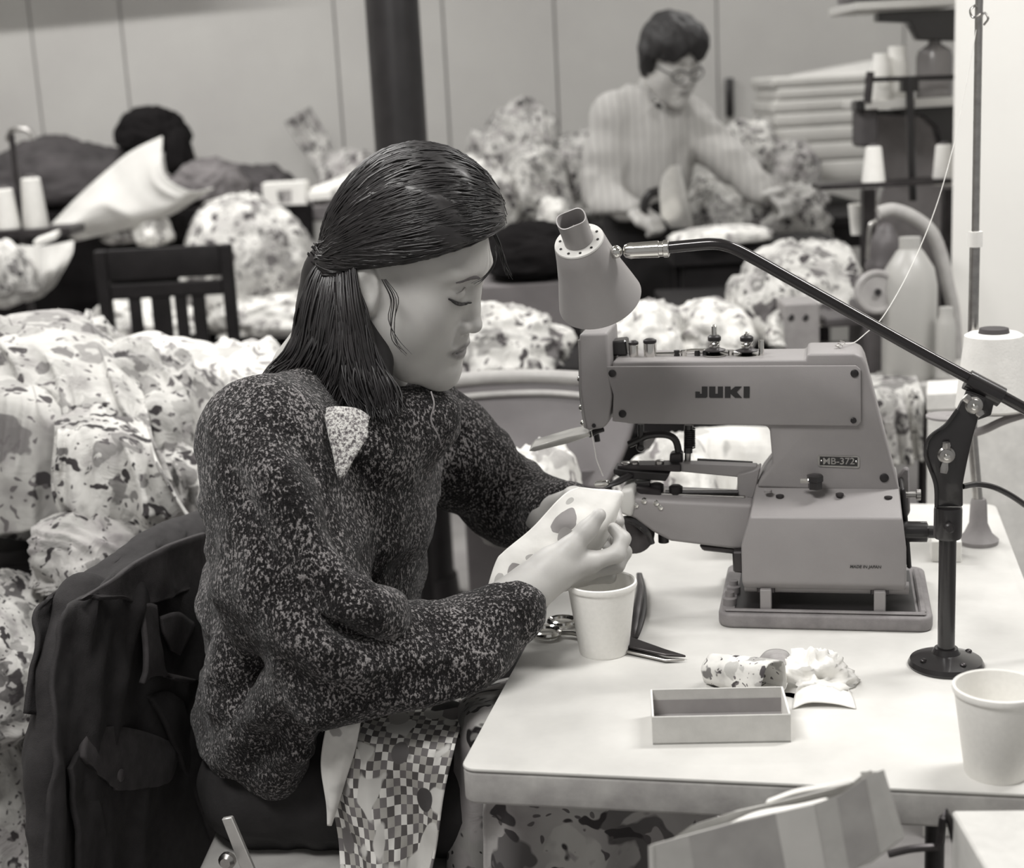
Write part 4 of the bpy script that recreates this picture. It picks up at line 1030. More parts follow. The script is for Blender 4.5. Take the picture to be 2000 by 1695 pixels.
def spots(name, base, L):
    s = NT(name); c = s.coord(kind='UV'); cur = tint(base)
    nz = s.n('ShaderNodeTexNoise', Scale=7.0, Detail=2.0); s.l(c, nz)
    for (px_, py_, r_, v_) in L:
        d = s.n('ShaderNodeVectorMath', _operation='DISTANCE'); s.l(c, d); d.inputs[1].default_value = (px_, py_, 0)
        a = s.n('ShaderNodeMath', _operation='MULTIPLY_ADD'); s.l(nz, a); a.inputs[1].default_value = r_ * 1.1; s.l(d, a, 'Value', 2)
        lt = s.n('ShaderNodeMath', _operation='LESS_THAN'); s.l(a, lt); lt.inputs[1].default_value = r_ * 1.55
        cur = s.mix(lt, cur, tint(v_))
    s.col(cur); s.b.inputs['Roughness'].default_value = 0.9
    n2 = s.n('ShaderNodeTexNoise', Scale=40.0, Detail=3.0); s.l(s.coord(), n2); s.bump(n2, 0.1, 0.01)
    return s.m
M_held = spots('held_print', 0.80, [(0.70, 0.20, 0.085, 0.30), (0.64, 0.28, 0.055, 0.36), (0.24, 0.24, 0.080, 0.30), (0.47, 0.33, 0.045, 0.06), (0.40, 0.25, 0.035, 0.42), (0.10, 0.12, 0.050, 0.45), (0.33, 0.40, 0.05, 0.5), (0.80, 0.10, 0.03, 0.5)])
tag(obj('printed_cloth', solid_sheet(G, 0.0016), M_held, auto=180, uv=dbl(grid_uv(36, 60, 1.0, 0.6))), 'pale printed cloth piece held in the woman\'s hands under the needle', 'cloth')
# cloth on her lap, hanging past the chair seat
M_check = checker_print('checker_flower_print')
C = [Q([(690, 1372, .33), (760, 1368, .33), (830, 1366, .33), (900, 1362, .33)]),
     Q([(665, 1395, .235), (740, 1398, .23), (820, 1400, .23), (905, 1400, .235)]),
     Q([(640, 1420, .165), (720, 1440, .160), (800, 1450, .160), (890, 1455, .165)]),
     Q([(634, 1520, .155), (710, 1530, .148), (790, 1535, .150), (872, 1535, .155)]),
     Q([(650, 1620, .152), (720, 1630, .146), (790, 1635, .148), (858, 1630, .153)]),
     Q([(668, 1740, .150), (730, 1745, .146), (790, 1745, .148), (835, 1740, .152)])]
G = curves_to_grid(C, 60, 80)
jj, ii = np.meshgrid(np.linspace(0, 1, 60), np.linspace(0, 1, 80))
G += TD * (0.010 * np.sin(jj * 9 + 2 * np.sin(ii * 3)) * np.clip(ii * 2 - 0.3, 0, 1) + 0.006 * fbm(np.stack([jj * 5, ii * 4, ii * 0], -1), 9, 2))[..., None]
tag(obj('lap_cloth', solid_sheet(G, 0.0016), M_check, auto=180, uv=dbl(grid_uv(80, 60, 0.75, 1.0))), 'checkered and flowered cloth hanging from the woman\'s lap', 'cloth')
C = [Q([(642, 1398, .150), (665, 1394, .146), (690, 1398, .142), (706, 1402, .146)]),
     Q([(630, 1460, .146), (650, 1458, .138), (676, 1460, .134), (694, 1462, .142)]),
     Q([(628, 1505, .144), (645, 1505, .136), (664, 1506, .134), (680, 1508, .140)]),
     Q([(638, 1570, .144), (645, 1572, .138), (654, 1572, .138), (660, 1572, .142)]),
     Q([(640, 1612, .144), (642, 1612, .142), (645, 1612, .142), (647, 1612, .144)])]
G = curves_to_grid(C, 20, 40)
tag(obj('cloth_fold', solid_sheet(G, 0.0016), floral('fold_print', 24.0, 5.1, 0.85, 0.25, 0.36, bump=0.05, leaf=False), auto=180), 'narrow white printed cloth corner hanging over the checkered lap cloth', 'cloth')
C = [Q([(880, 1378, .36), (930, 1350, .36), (970, 1330, .36), (1005, 1322, .36)]),
     Q([(880, 1400, .27), (920, 1362, .27), (975, 1352, .27), (1030, 1350, .27)]),
     Q([(884, 1450, .195), (920, 1410, .19), (975, 1395, .19), (1040, 1400, .19)]),
     Q([(880, 1560, .185), (930, 1540, .18), (985, 1540, .18), (1040, 1545, .185)]),
     Q([(870, 1720, .19), (930, 1720, .185), (985, 1720, .185), (1040, 1720, .19)])]
G = curves_to_grid(C, 50, 60)
jj, ii = np.meshgrid(np.linspace(0, 1, 50), np.linspace(0, 1, 60))
G += TD * (0.010 * np.sin(jj * 7 + ii * 3) * np.clip(ii * 2 - 0.3, 0, 1))[..., None]
tag(obj('lap_cloth', solid_sheet(G, 0.0016), floral('knee_print', 15.0, 7.7, 0.36, 0.015, 0.55, bump=0.1), auto=180), 'dark flowered cloth over the woman\'s knee by the table corner', 'cloth')
C = [Q([(945, 1560, .100), (1040, 1560, .098), (1160, 1560, .098), (1280, 1560, .098), (1400, 1560, .100)]),
     Q([(940, 1640, .110), (1040, 1640, .108), (1160, 1640, .108), (1280, 1640, .108), (1400, 1640, .110)]),
     Q([(940, 1800, .115), (1040, 1800, .112), (1160, 1800, .112), (1280, 1800, .112), (1400, 1800, .115)])]
G = curves_to_grid(C, 70, 30)
jj, ii = np.meshgrid(np.linspace(0, 1, 70), np.linspace(0, 1, 30))
G += TD * (0.012 * np.sin(jj * 19 + ii * 2) * np.clip(ii * 2, 0, 1))[..., None]
tag(obj('hanging_cloth', solid_sheet(G, 0.0018), floral('under_print', 13.0, 9.2, 0.42, 0.05, 0.46, bump=0.1), auto=180), 'flowered cloth hanging in the shade beneath the table front', 'cloth')
# ================================================================== folding chair and jacket
M_cmetal = plain('beige_chair_metal', 0.48, 0.35, metal=0.3, var=0.1)
ch = thing('folding_chair', 'metal folding chair the woman sits on, a jacket over its back', 'chair', B(-0.36, 0.37, 0))
obj('seat', prism([B(-0.37, 0.105, 0.490), B(-0.06, 0.115, 0.492), B(-0.03, 0.16, 0.492), B(-0.03, 0.54, 0.492), B(-0.06, 0.60, 0.492), B(-0.46, 0.60, 0.490)], ZZ * 0.022, 0.009, 3), M_cmetal, ch)
for v in (0.175, 0.565):
    obj('leg', tube(spline([B(-0.16, v, 0.02), B(-0.30, v, 0.20), B(-0.47, v, 0.42), B(-0.505, v, 0.60), B(-0.505, v, 0.80)], 6), 0.0115, 10), M_cmetal, ch)
    obj('leg', tube([B(-0.54, v + 0.0, 0.02), B(-0.36, v, 0.26), B(-0.22, v, 0.45)], 0.0115, 10), M_cmetal, ch)
    obj('foot_cap', rod(B(-0.155, v, 0.0), B(-0.165, v, 0.035), 0.014, 12), M_black, ch)
    obj('foot_cap', rod(B(-0.545, v, 0.0), B(-0.530, v, 0.035), 0.014, 12), M_black, ch)
obj('bolt', lathe([(0.010, 0), (0.010, 0.006), (0.006, 0.010)], pv(446, 1678, .098), -TD, 14), M_steel, ch)
obj('side_strut', prism([pv(432, 1600, .104), pv(452, 1596, .104), pv(505, 1720, .104), pv(478, 1720, .104)], TD * 0.006, 0.001, 1), M_cmetal, ch)
G = np.array([[B(-0.497 - 0.012 * math.sin(math.pi * (v - 0.175) / 0.39) , v, z) for v in np.linspace(0.178, 0.562, 20)] for z in np.linspace(0.60, 0.825, 10)])
obj('backrest', solid_sheet(G, 0.006), M_cmetal, ch, auto=180)
# jacket: sheet over the back, its front towards the woman
M_jack = plain('dark_canvas', 0.024, 0.9, var=0.25, scale=60, bump=0.35, fine=700)
M_jackl = plain('canvas_worn_edge', 0.05, 0.9, var=0.25, scale=60, bump=0.3, fine=700)
jk = thing('jacket', 'dark canvas jacket with flap pocket draped over the chair back', 'jacket', B(-0.50, 0.37, 0.2))
def J(L, u=-0.462): return [pu(x, y, u) for x, y in L]
rowsF = [J([(150, 1172), (235, 1108), (320, 1050), (400, 1020), (480, 990)], -0.492),
         J([(122, 1192), (215, 1150), (300, 1128), (400, 1100), (490, 1080)], -0.468),
         J([(112, 1280), (200, 1290), (300, 1290), (400, 1260), (500, 1240)], -0.462),
         J([(102, 1400), (190, 1420), (300, 1430), (420, 1400), (520, 1380)], -0.458),
         J([(94, 1550), (190, 1570), (300, 1580), (440, 1560), (540, 1530)], -0.456),
         J([(88, 1740), (190, 1750), (300, 1760), (450, 1745), (560, 1700)], -0.456)]
back = [[p - TW * 0.060 - ZZ * 0.02 + TD * 0.05 for p in rowsF[k]] for k in (3, 2, 1)]
top_ = [[p - TW * 0.032 + ZZ * 0.002 + TD * 0.02 for p in rowsF[0]]]
C = [np.array(r) for r in back] + [np.array(r) for r in top_] + [np.array(r) for r in rowsF]
G = curves_to_grid(C, 70, 130)
jj, ii = np.meshgrid(np.linspace(0, 1, 70), np.linspace(0, 1, 130))
G += TW * (0.013 * ridge(np.stack([jj * 4.2, ii * 2.2, jj * 0 + 0.5], -1), 21, 2) * np.clip((ii - 0.36) * 4, 0, 1) + 0.004 * fbm(np.stack([jj * 14, ii * 14, jj * 0], -1), 4, 2))[..., None]
obj('body', solid_sheet(G, 0.005), M_jack, jk, auto=180)
def patch(L, u, th, mat, name, parent=jk, bev=0.002): return obj(name, prism(J(L, u), TW * th, bev, 2), mat, parent)
def soft(C, nu, nv, th, mat, name, amp=0.004, seed=0, parent=jk):
    G = curves_to_grid([np.array(c) for c in C], nu, nv)
    G = G + TW * (amp * fbm(G * 18, seed, 2))[..., None]
    return obj(name, solid_sheet(G, th), mat, parent, auto=180)
soft([J([(160, 1172), (230, 1122), (310, 1072), (400, 1040)], -0.454), J([(180, 1165), (240, 1160), (320, 1148), (405, 1120)], -0.453), J([(190, 1170), (240, 1168), (290, 1180), (400, 1140)], -0.451)], 30, 16, 0.006, M_jackl, 'yoke', 0.005, 3)
soft([J([(274, 1180), (288, 1178), (300, 1182)], -0.449), J([(280, 1240), (296, 1240), (310, 1262)], -0.444), J([(284, 1305), (300, 1300), (330, 1322)], -0.440), J([(278, 1335), (305, 1318), (385, 1332)], -0.442)], 16, 24, 0.007, M_jackl, 'lapel', 0.003, 6)
soft([J([(310, 1205), (345, 1195), (382, 1218)], -0.446), J([(320, 1240), (345, 1245), (365, 1256)], -0.444), J([(335, 1270), (345, 1275), (352, 1280)], -0.446)], 14, 12, 0.005, M_jackl, 'collar_tab', 0.003, 8)
soft([J([(290, 1360), (320, 1350), (350, 1370)], -0.448), J([(330, 1440), (360, 1430), (385, 1450)], -0.444), J([(375, 1540), (405, 1530), (425, 1560)], -0.444), J([(410, 1640), (435, 1640), (455, 1680)], -0.444)], 14, 40, 0.007, M_jack, 'placket', 0.004, 9)
fl = soft([J([(168, 1432), (215, 1418), (280, 1430), (332, 1452)], -0.452), J([(160, 1470), (215, 1480), (280, 1488), (340, 1478)], -0.447), J([(165, 1488), (215, 1520), (262, 1530), (328, 1524)], -0.447), J([(200, 1520), (222, 1536), (232, 1543), (300, 1532)], -0.448)], 24, 18, 0.007, M_jackl, 'pocket_flap', 0.003, 12)
obj('button', lathe([(0.0075, 0), (0.0075, 0.003), (0.005, 0.0045)], pu(233, 1514, -0.446), TW, 16), plain('horn_button', 0.08, 0.3), fl)
soft([J([(130, 1500), (150, 1470), (175, 1440)], -0.453), J([(140, 1560), (165, 1560), (190, 1550)], -0.449), J([(150, 1740), (190, 1745), (230, 1740)], -0.449)], 14, 40, 0.006, M_jack, 'pocket', 0.006, 13)
# empty sleeve hanging at the near side
sl = SDF(B(-0.60, 0.03, 0.28) - 0.08, B(-0.38, 0.30, 0.90) + 0.05, 0.007)
sl.chain([pu(170, 1200, -0.500), pu(140, 1330, -0.500), pu(130, 1480, -0.500), pu(122, 1700, -0.500)], [0.045, 0.048, 0.045, 0.042], 0.03, squash=(TW, 0.75))
sV, sF = sl.mesh(2); sV = sV + normals(sV, sF) * (0.006 * ridge(sV * np.array([14, 14, 9]), 8, 2))[:, None]
obj('sleeve', (sV, sF), M_jack, jk, auto=180)
# ================================================================== scissors, scraps, cartons
sx = thing('scissors', 'steel scissors with ring handles lying behind the foam cup', 'scissors', pt(1180, 1250))
zb = 0.006
def S(x, y, z=zb): return pt(x, y, z)
def ring(c0, c1, w_, r, name):
    a = S(*c0); b = S(*c1); m_ = (a + b) / 2; d = (b - a) / 2; n = np.array([-d[1], d[0], 0]); n = n / np.linalg.norm(n) * w_
    P = [m_ + d * math.cos(q) + n * math.sin(q) for q in np.linspace(0, 2 * math.pi, 30)]
    return obj(name, tube(P, r, 8), M_chrome, sx)
ring((1042, 1232), (1092, 1236), 0.016, 0.0042, 'ring_handle')
ring((1074, 1212), (1124, 1214), 0.014, 0.0040, 'ring_handle')
obj('shank', tube([S(1090, 1236), S(1120, 1236), S(1165, 1246)], [0.004, 0.005, 0.006], 8, (ZZ, 0.6)), M_chrome, sx)
obj('shank', tube([S(1122, 1216), S(1140, 1226), S(1165, 1246)], [0.004, 0.005, 0.006], 8, (ZZ, 0.6)), M_chrome, sx)
obj('blade', prism([S(1160, 1240, .007), S(1228, 1246, .007), S(1300, 1272, .006), S(1340, 1284, .004), S(1300, 1282, .006), S(1226, 1266, .007), S(1160, 1252, .007)], ZZ * 0.003, 0.0006, 1), M_dark, sx)
obj('blade', prism([S(1160, 1244, .003), S(1226, 1262, .003), S(1300, 1288, .002), S(1338, 1291, .002), S(1300, 1293, .002), S(1226, 1276, .003), S(1160, 1256, .003)], ZZ * 0.003, 0.0006, 1), M_steel, sx)
obj('pivot', lathe([(0.005, 0), (0.005, 0.003), (0.003, 0.004)], S(1172, 1248, 0.010), ZZ, 12), M_chrome, sx)
sn = thing('thread_snips', 'small dark thread snips lying between the foam cup and the scissors blade', 'snips', pt(1246, 1200))
obj('spring_arm', tube(spline([S(1236, 1246, .004), S(1240, 1222, .006), S(1244, 1190, .012), S(1250, 1150, .014), S(1247, 1120, .008)], 6), [0.003, 0.005, 0.006, 0.005, 0.003], 8, (ZZ, 0.5)), M_dark, sn)
obj('spring_arm', tube(spline([S(1242, 1246, .004), S(1250, 1222, .006), S(1256, 1190, .008), S(1256, 1150, .009), S(1250, 1120, .006)], 6), [0.003, 0.004, 0.005, 0.004, 0.003], 8, (ZZ, 0.5)), M_blackm, sn)
# rolled scrap
a = pt(1388, 1304, 0.017); b = pt(1512, 1330, 0.024); d = (b - a); Ld = np.linalg.norm(d); d /= Ld
n1 = np.array([-d[1], d[0], 0]); G = []
for k in range(20):
    t = k / 19
    G.append([a + d * Ld * t + (n1 * math.cos(q) + ZZ * math.sin(q)) * (0.0150 + 0.0075 * t + 0.0024 * (q / 6.3)) * (1 + 0.06 * math.sin(5 * q + 4 * t)) for q in np.linspace(-0.6, 5.9, 34)])
tag(obj('cloth_roll', solid_sheet(np.array(G), 0.0014), floral('scrap_print', 34.0, 1.3, 0.8, 0.08, 0.4, bump=0.1), auto=180), 'small rolled flowered cloth scrap behind the open tray', 'cloth scrap')
def crumple(c, rx, ry, rz, seed, mat, name, label, cat, amp=0.35):
    n, m_ = 44, 26; V = []; F = []
    th_ = np.linspace(0, 2 * math.pi, n, endpoint=False); ph = np.linspace(0.02, math.pi / 2 + 0.15, m_)
    P = np.array([[(math.sin(p) * math.cos(t), math.sin(p) * math.sin(t), math.cos(p)) for t in th_] for p in ph])
    r = 1 + amp * ridge(P * 2.3 + seed, int(seed * 7), 3) * 0.6
    P = P * r[..., None] * np.array([rx, ry, rz]); P[..., 2] = np.maximum(P[..., 2], 0.0008)
    P = P + np.array(c)
    V = P.reshape(-1, 3); F = [(i * n + j, i * n + (j + 1) % n, (i + 1) * n + (j + 1) % n, (i + 1) * n + j) for i in range(m_ - 1) for j in range(n)]
    F += [tuple(range(n)), tuple(range((m_ - 1) * n + n - 1, (m_ - 1) * n - 1, -1))]
    return tag(obj(name, (V, F), mat, auto=180), label, cat)
M_tissue = plain('white_tissue', 0.84, 0.9, var=0.05)
crumple(pt(1588, 1336), 0.036, 0.032, 0.030, 1.7, M_tissue, 'tissue', 'crumpled white tissue lying behind the open tray', 'tissue', 0.5)
C = [[pt(x, y, z) for x, y, z in r] for r in ([(1548, 1384, .001), (1580, 1372, .006), (1630, 1374, .005), (1672, 1384, .001)], [(1552, 1360, .004), (1585, 1350, .014), (1628, 1348, .009), (1664, 1358, .002)], [(1560, 1340, .008), (1590, 1330, .018), (1622, 1326, .010), (1650, 1334, .002)])]
tag(obj('tissue', solid_sheet(curves_to_grid([np.array(c) for c in C], 24, 16), 0.0012), M_tissue, auto=180), 'flat folded white tissue in front of the crumpled one', 'tissue')
C = [[pt(x, y, z) for x, y, z in r] for r in ([(1478, 1292, .001), (1500, 1270, .016), (1536, 1272, .014), (1548, 1300, .001)], [(1500, 1312, .002), (1515, 1290, .020), (1535, 1290, .020), (1546, 1310, .004)], [(1520, 1330, .002), (1530, 1312, .018), (1540, 1312, .016), (1552, 1330, .002)])]
tag(obj('cloth_scrap', solid_sheet(curves_to_grid([np.array(c) for c in C], 20, 16), 0.0014), plain('grey_scrap', 0.34, 0.9, var=0.15, scale=60), auto=180), 'folded grey cloth scrap leaning on the rolled scrap', 'cloth scrap')
# waste bin, tilted taped carton in it, plain carton
bn = thing('waste_bin', 'dark waste bin below the table front holding the taped carton', 'bin', (0.22, 1.12, 0))
obj('bin_wall', lathe([(0.105, 0), (0.125, 0.58), (0.130, 0.585), (0.121, 0.585), (0.101, 0.01)], (0.22, 1.12, 0), n=36, capB=False), M_black, bn)
tc_ = thing('taped_carton', 'tilted open cardboard carton with pale tape bands below the table edge', 'carton', aty(1500, 1690, 1.08))
YA = 1.10
def K(L, Y=YA): return [aty(x, y, Y) for x, y in L]
fr = K([(1266, 1652), (1345, 1630), (1440, 1604), (1590, 1570), (1640, 1552), (1700, 1512), (1714, 1507), (1755, 1640), (1690, 1690), (1500, 1760), (1290, 1800)])
obj('front', prism(fr, (0.006, 0.0035, 0)), M_card, tc_, smooth=False)
for L in ([(1345, 1630), (1515, 1587), (1545, 1748), (1372, 1786)], [(1635, 1556), (1690, 1519), (1718, 1662), (1660, 1700)]):
    obj('tape_band', prism([p - np.array([0.0004, 0.0006, 0]) for p in K(L)], (0.0003, 0.0005, 0)), plain('carton_dark_band', 0.42, 0.8), tc_, smooth=False)
for L in ([(1515, 1587), (1590, 1570), (1618, 1720), (1545, 1748)],):
    obj('tape_band', prism([p - np.array([0.0004, 0.0006, 0]) for p in K(L)], (0.0003, 0.0005, 0)), M_tape, tc_, smooth=False)
fl1 = aty(1266, 1652, YA); 
obj('back', prism(K([(1310, 1640), (1350, 1612), (1430, 1586), (1495, 1572), (1660, 1532), (1690, 1508), (1740, 1640), (1420, 1720)], 1.16), (0.006, 0.0035, 0)), M_card, tc_, smooth=False)
a, b = fr[0], K([(1310, 1640)], 1.16)[0]
obj('side', prism([a, b, b - ZZ * 0.07, a - ZZ * 0.07], (0.004, -0.001, 0)), M_card, tc_, smooth=False)
a, b = fr[6], K([(1690, 1508)], 1.16)[0]
obj('side', prism([a, b, b - ZZ * 0.05 + TW * 0.01, fr[7]], (-0.004, 0.001, 0)), M_card, tc_, smooth=False)
C = [K([(1380, 1636), (1460, 1604), (1540, 1586), (1610, 1566)], 1.105), K([(1400, 1622), (1470, 1592), (1560, 1576), (1618, 1562)], 1.13), K([(1420, 1612), (1480, 1586), (1560, 1572), (1612, 1560)], 1.15)]
obj('inner_flap', solid_sheet(curves_to_grid([np.array(c) for c in C], 20, 10), 0.002), M_white, tc_, auto=180)
C = [K([(1495, 1570), (1560, 1548), (1640, 1536), (1668, 1528)], 1.155), K([(1500, 1562), (1560, 1540), (1630, 1528), (1662, 1520)], 1.158)]
obj('torn_flap', solid_sheet(curves_to_grid([np.array(c) for c in C], 20, 6), 0.002), M_white, tc_, auto=180)
c0 = aty(1859, 1582, 1.20)
wc_ = tag(obj('white_carton', box((c0[0] - 0.006, 1.0, 0.0), (0.22, -0.02, 0), (0.006, 0.2, 0), (0, 0, c0[2]), 0.002, 1), M_card), 'plain pale carton standing in front of the table at the right corner', 'carton')
tag(obj('loose_cable', tube(spline([aty(1735, 1668, 1.2), aty(1780, 1658, 1.2), aty(1830, 1655, 1.2), aty(1870, 1662, 1.2), (0.48, 1.25, 0.2), (0.5, 1.2, 0.004)], 6), 0.0035, 8), M_dark), 'dark cable looping between the taped carton and the pale carton', 'cable')
# ================================================================== cloth heaps
def bundle_mesh(c, r, seed, n=96, m_=60, amp=0.30, vert=1.0, rz=0.0, fine=1.0):
    """soft heap standing on c with half sizes r (x, y) and height r[2]"""
    th_ = np.linspace(0, 2 * math.pi, n, endpoint=False); ph = np.linspace(0.03, math.pi - 0.03, m_)
    st, ct = np.sin(ph)[:, None], np.cos(ph)[:, None]
    P = np.stack([st * np.cos(th_)[None] * np.ones_like(ct), st * np.sin(th_)[None] * np.ones_like(ct), ct * np.ones_like(th_)[None]], -1)
    P = np.sign(P) * np.abs(P) ** 0.86
    off = np.array([seed * 1.37, seed * 2.11, seed * 0.73])
    lump = fbm(P * 1.35 + off, int(seed * 10), 2)
    g = np.random.default_rng(int(seed * 1000)); a = g.uniform(0, math.pi)
    Rm = np.array([[math.cos(a), -math.sin(a), 0], [math.sin(a), math.cos(a), 0], [0, 0, 1]])
    Pw = P + 0.35 * np.stack([vnoise(P * 1.7 + off + k * 7, int(seed * 10) + k) for k in range(3)], -1)
    f1 = ridge((Pw @ Rm) * np.array([3.2, 2.2, 1.5 / vert]) + off, int(seed * 10) + 3, 3)
    f2 = ridge(Pw * np.array([5.5, 5.5, 3.0]) - off, int(seed * 10) + 9, 2)
    f3 = 1 - np.abs(np.sin(6.0 * (Pw @ Rm)[..., 0] + 4.0 * fbm(P * 1.3 - off, int(seed * 10) + 5, 2) + 2.0 * Pw[..., 2]))
    rr = 1 + amp * (0.55 * lump + fine * (0.20 * f1 + 0.10 * f2) + 0.24 * f3)
    P = P * rr[..., None]
    P[..., 2] = np.where(P[..., 2] < 0, P[..., 2] * 0.35, P[..., 2])
    sg = np.where(np.linspace(0, 1, m_)[:, None] > 0.5, 1.0, 0.0)
    z0 = P[..., 2].min(); P[..., 2] = (P[..., 2] - z0) / (P[..., 2].max() - z0)
    P = P * np.array([r[0], r[1], r[2]])
    if rz: P = P @ np.array([[math.cos(rz), math.sin(rz), 0], [-math.sin(rz), math.cos(rz), 0], [0, 0, 1]])
    V = (P + np.array(c)).reshape(-1, 3)
    F = [(i * n + j, (i + 1) * n + j, (i + 1) * n + (j + 1) % n, i * n + (j + 1) % n) for i in range(m_ - 1) for j in range(n)]
    F += [tuple(range(n)), tuple(range(m_ * n - 1, (m_ - 1) * n - 1, -1))]
    return V, F
def heap(x0, x1, y0, y1, Y, seed, mat, label, depth=None, amp=0.30, zb=None, name='cloth_bundle', cat='cloth', group=None):
    a = aty((x0 + x1) / 2, y0, Y); b = aty((x0 + x1) / 2, y1, Y); w_ = (aty(x1, (y0 + y1) / 2, Y)[0] - aty(x0, (y0 + y1) / 2, Y)[0]) / 2
    z0 = b[2] if zb is None else zb
    return tag(obj(name, bundle_mesh((a[0], Y, z0), (w_, depth or w_ * 0.8, a[2] - z0), seed, amp=amp, fine=0.32 if Y < 3.0 else 0.8), mat, auto=180), label, cat, group)
def table(name, label, x0, x1, y0, y1, z, mat, th=0.035, legmat=None, legs=True, leg=0.022, cat='table'):
    t = thing(name, label, cat, ((x0 + x1) / 2, (y0 + y1) / 2, 0))
    obj('top', box((x0, y0, z - th), (x1 - x0, 0, 0), (0, y1 - y0, 0), (0, 0, th), 0.003, 1), mat, t)
    obj('apron', box((x0 + 0.03, y0 + 0.02, z - th - 0.07), (x1 - x0 - 0.06, 0, 0), (0, 0.02, 0), (0, 0, 0.07)), legmat or mat, t)
    if legs:
        for x in (x0 + 0.05, x1 - 0.05):
            for y in (y0 + 0.05, y1 - 0.05):
                obj('leg', box((x - leg, y - leg, 0), (2 * leg, 0, 0), (0, 2 * leg, 0), (0, 0, z - th)), legmat or mat, t)
    return t
N1 = floral('print_near_flower', 14, 0.8, 0.66, 0.07, 0.46, bump=0.5); N2 = floral('print_near_leaf', 16, 1.6, 0.56, 0.05, 0.50, bump=0.5)
F1 = floral('print_large_flower', 15, 0.3, 0.72, 0.08, 0.44); F2 = floral('print_leafy', 19, 1.1, 0.64, 0.05, 0.46)
F3 = floral('print_small_dots', 26, 2.2, 0.58, 0.05, 0.46); F4 = floral('print_dense', 24, 3.3, 0.52, 0.04, 0.50)
F5 = floral('print_pale', 17, 4.4, 0.86, 0.25, 0.36); F6 = floral('print_grey', 22, 5.5, 0.44, 0.04, 0.48)
M_dkcl = plain('dark_cloth', 0.009, 0.95, var=0.3, scale=12, bump=0.3, fine=60, spec=0.1)
M_brcl = plain('grey_brown_cloth', 0.16, 0.95, var=0.3, scale=9, bump=0.3, fine=60)
M_pale = plain('pale_sheet', 0.52, 0.9, var=0.06, scale=10)
# ---------------------------------------------------------------- near left work table with heaps
table('work_table', 'dark work table buried under flowered cloth at the left', -1.75, -0.42, 2.32, 3.05, 0.70, M_wood_dk)
heap(-110, 215, 605, 1010, 2.52, 0.7, N1, 'large flowered cloth heap at the left edge on the work table', zb=0.70, depth=0.20, amp=0.34)
heap(170, 425, 652, 1010, 2.58, 1.9, N2, 'flowered cloth heap on the work table behind the jacket', zb=0.70, depth=0.22, amp=0.34)
heap(330, 560, 664, 900, 2.80, 2.8, F5, 'bright white printed cloth heap beside the woman\'s shoulder', zb=0.70, depth=0.20, amp=0.32)
heap(40, 250, 600, 760, 2.86, 3.6, F3, 'pale printed cloth mound at the back of the work table', zb=0.70, depth=0.18, amp=0.32)
def drape(rows, seed, mat, label, amp=0.02, nu=46, nv=60, name='hanging_cloth'):
    G = curves_to_grid([np.array(r) for r in rows], nu, nv)
    jj, ii = np.meshgrid(np.linspace(0, 1, nu), np.linspace(0, 1, nv))
    G = G + np.array([0, -1.0, 0]) * (amp * ridge(np.stack([jj * 3.4, ii * 1.1, jj * 0 + seed], -1), int(seed * 9), 2))[..., None]
    return tag(obj(name, solid_sheet(G, 0.003), mat, auto=180), label, 'cloth')
def A_(L, Y): return [aty(x, y, Y) for x, y in L]
drape([A_([(-60, 735), (30, 735), (110, 745)], 2.36), A_([(-60, 780), (40, 790), (130, 830)], 2.27), A_([(-70, 900), (30, 910), (125, 920)], 2.25), A_([(-70, 1050), (30, 1040), (130, 1016)], 2.25)], 1.0, floral('print_big_leaf', 13, 6.1, 0.58, 0.08, 0.44, bump=0.15), 'flowered cloth panel with straight hem hanging over the table edge', 0.012)
drape([A_([(120, 800), (200, 790), (290, 830)], 2.32), A_([(110, 850), (210, 860), (320, 900)], 2.22), A_([(100, 960), (220, 960), (380, 1000)], 2.20), A_([(150, 1050), (240, 1060), (400, 1020)], 2.22)], 2.0, F2, 'creased flowered cloth spilling over the table edge above the jacket', 0.030)
drape([A_([(280, 860), (340, 850), (420, 880)], 2.40), A_([(290, 930), (350, 930), (430, 960)], 2.30), A_([(300, 1040), (360, 1030), (440, 1020)], 2.28)], 3.0, F4, 'dark flowered cloth hanging between the heap and the woman\'s back', 0.030)
drape([A_([(-70, 640), (60, 606), (160, 618), (235, 672)], 2.60), A_([(-70, 690), (70, 668), (190, 690), (285, 760)], 2.44), A_([(-60, 760), (90, 740), (215, 780), (315, 850)], 2.35), A_([(-40, 840), (110, 830), (240, 880), (345, 930)], 2.30)], 10.0, N1, 'wide flowered cloth thrown over the top of the left heap', 0.035, 60, 70)
drape([A_([(190, 668), (300, 650), (420, 668), (545, 690)], 2.78), A_([(215, 715), (320, 712), (430, 732), (530, 752)], 2.62), A_([(255, 790), (345, 790), (430, 815), (505, 830)], 2.50), A_([(300, 880), (370, 890), (430, 920), (480, 940)], 2.42)], 11.0, F5, 'bright white cloth draped towards the woman\'s shoulder', 0.035, 60, 70)
heap(55, 270, 985, 1135, 2.20, 4.1, F6, 'flowered cloth bag bulging under the work table edge', depth=0.12, amp=0.30)
heap(-120, 128, 1135, 1420, 2.12, 5.3, F4, 'shaded flowered cloth heap on the lower stack behind the jacket', depth=0.16)
heap(-140, 128, 1330, 1640, 2.16, 6.4, F3, 'dotted flowered cloth heap on the floor by the jacket', depth=0.17, zb=0.0)
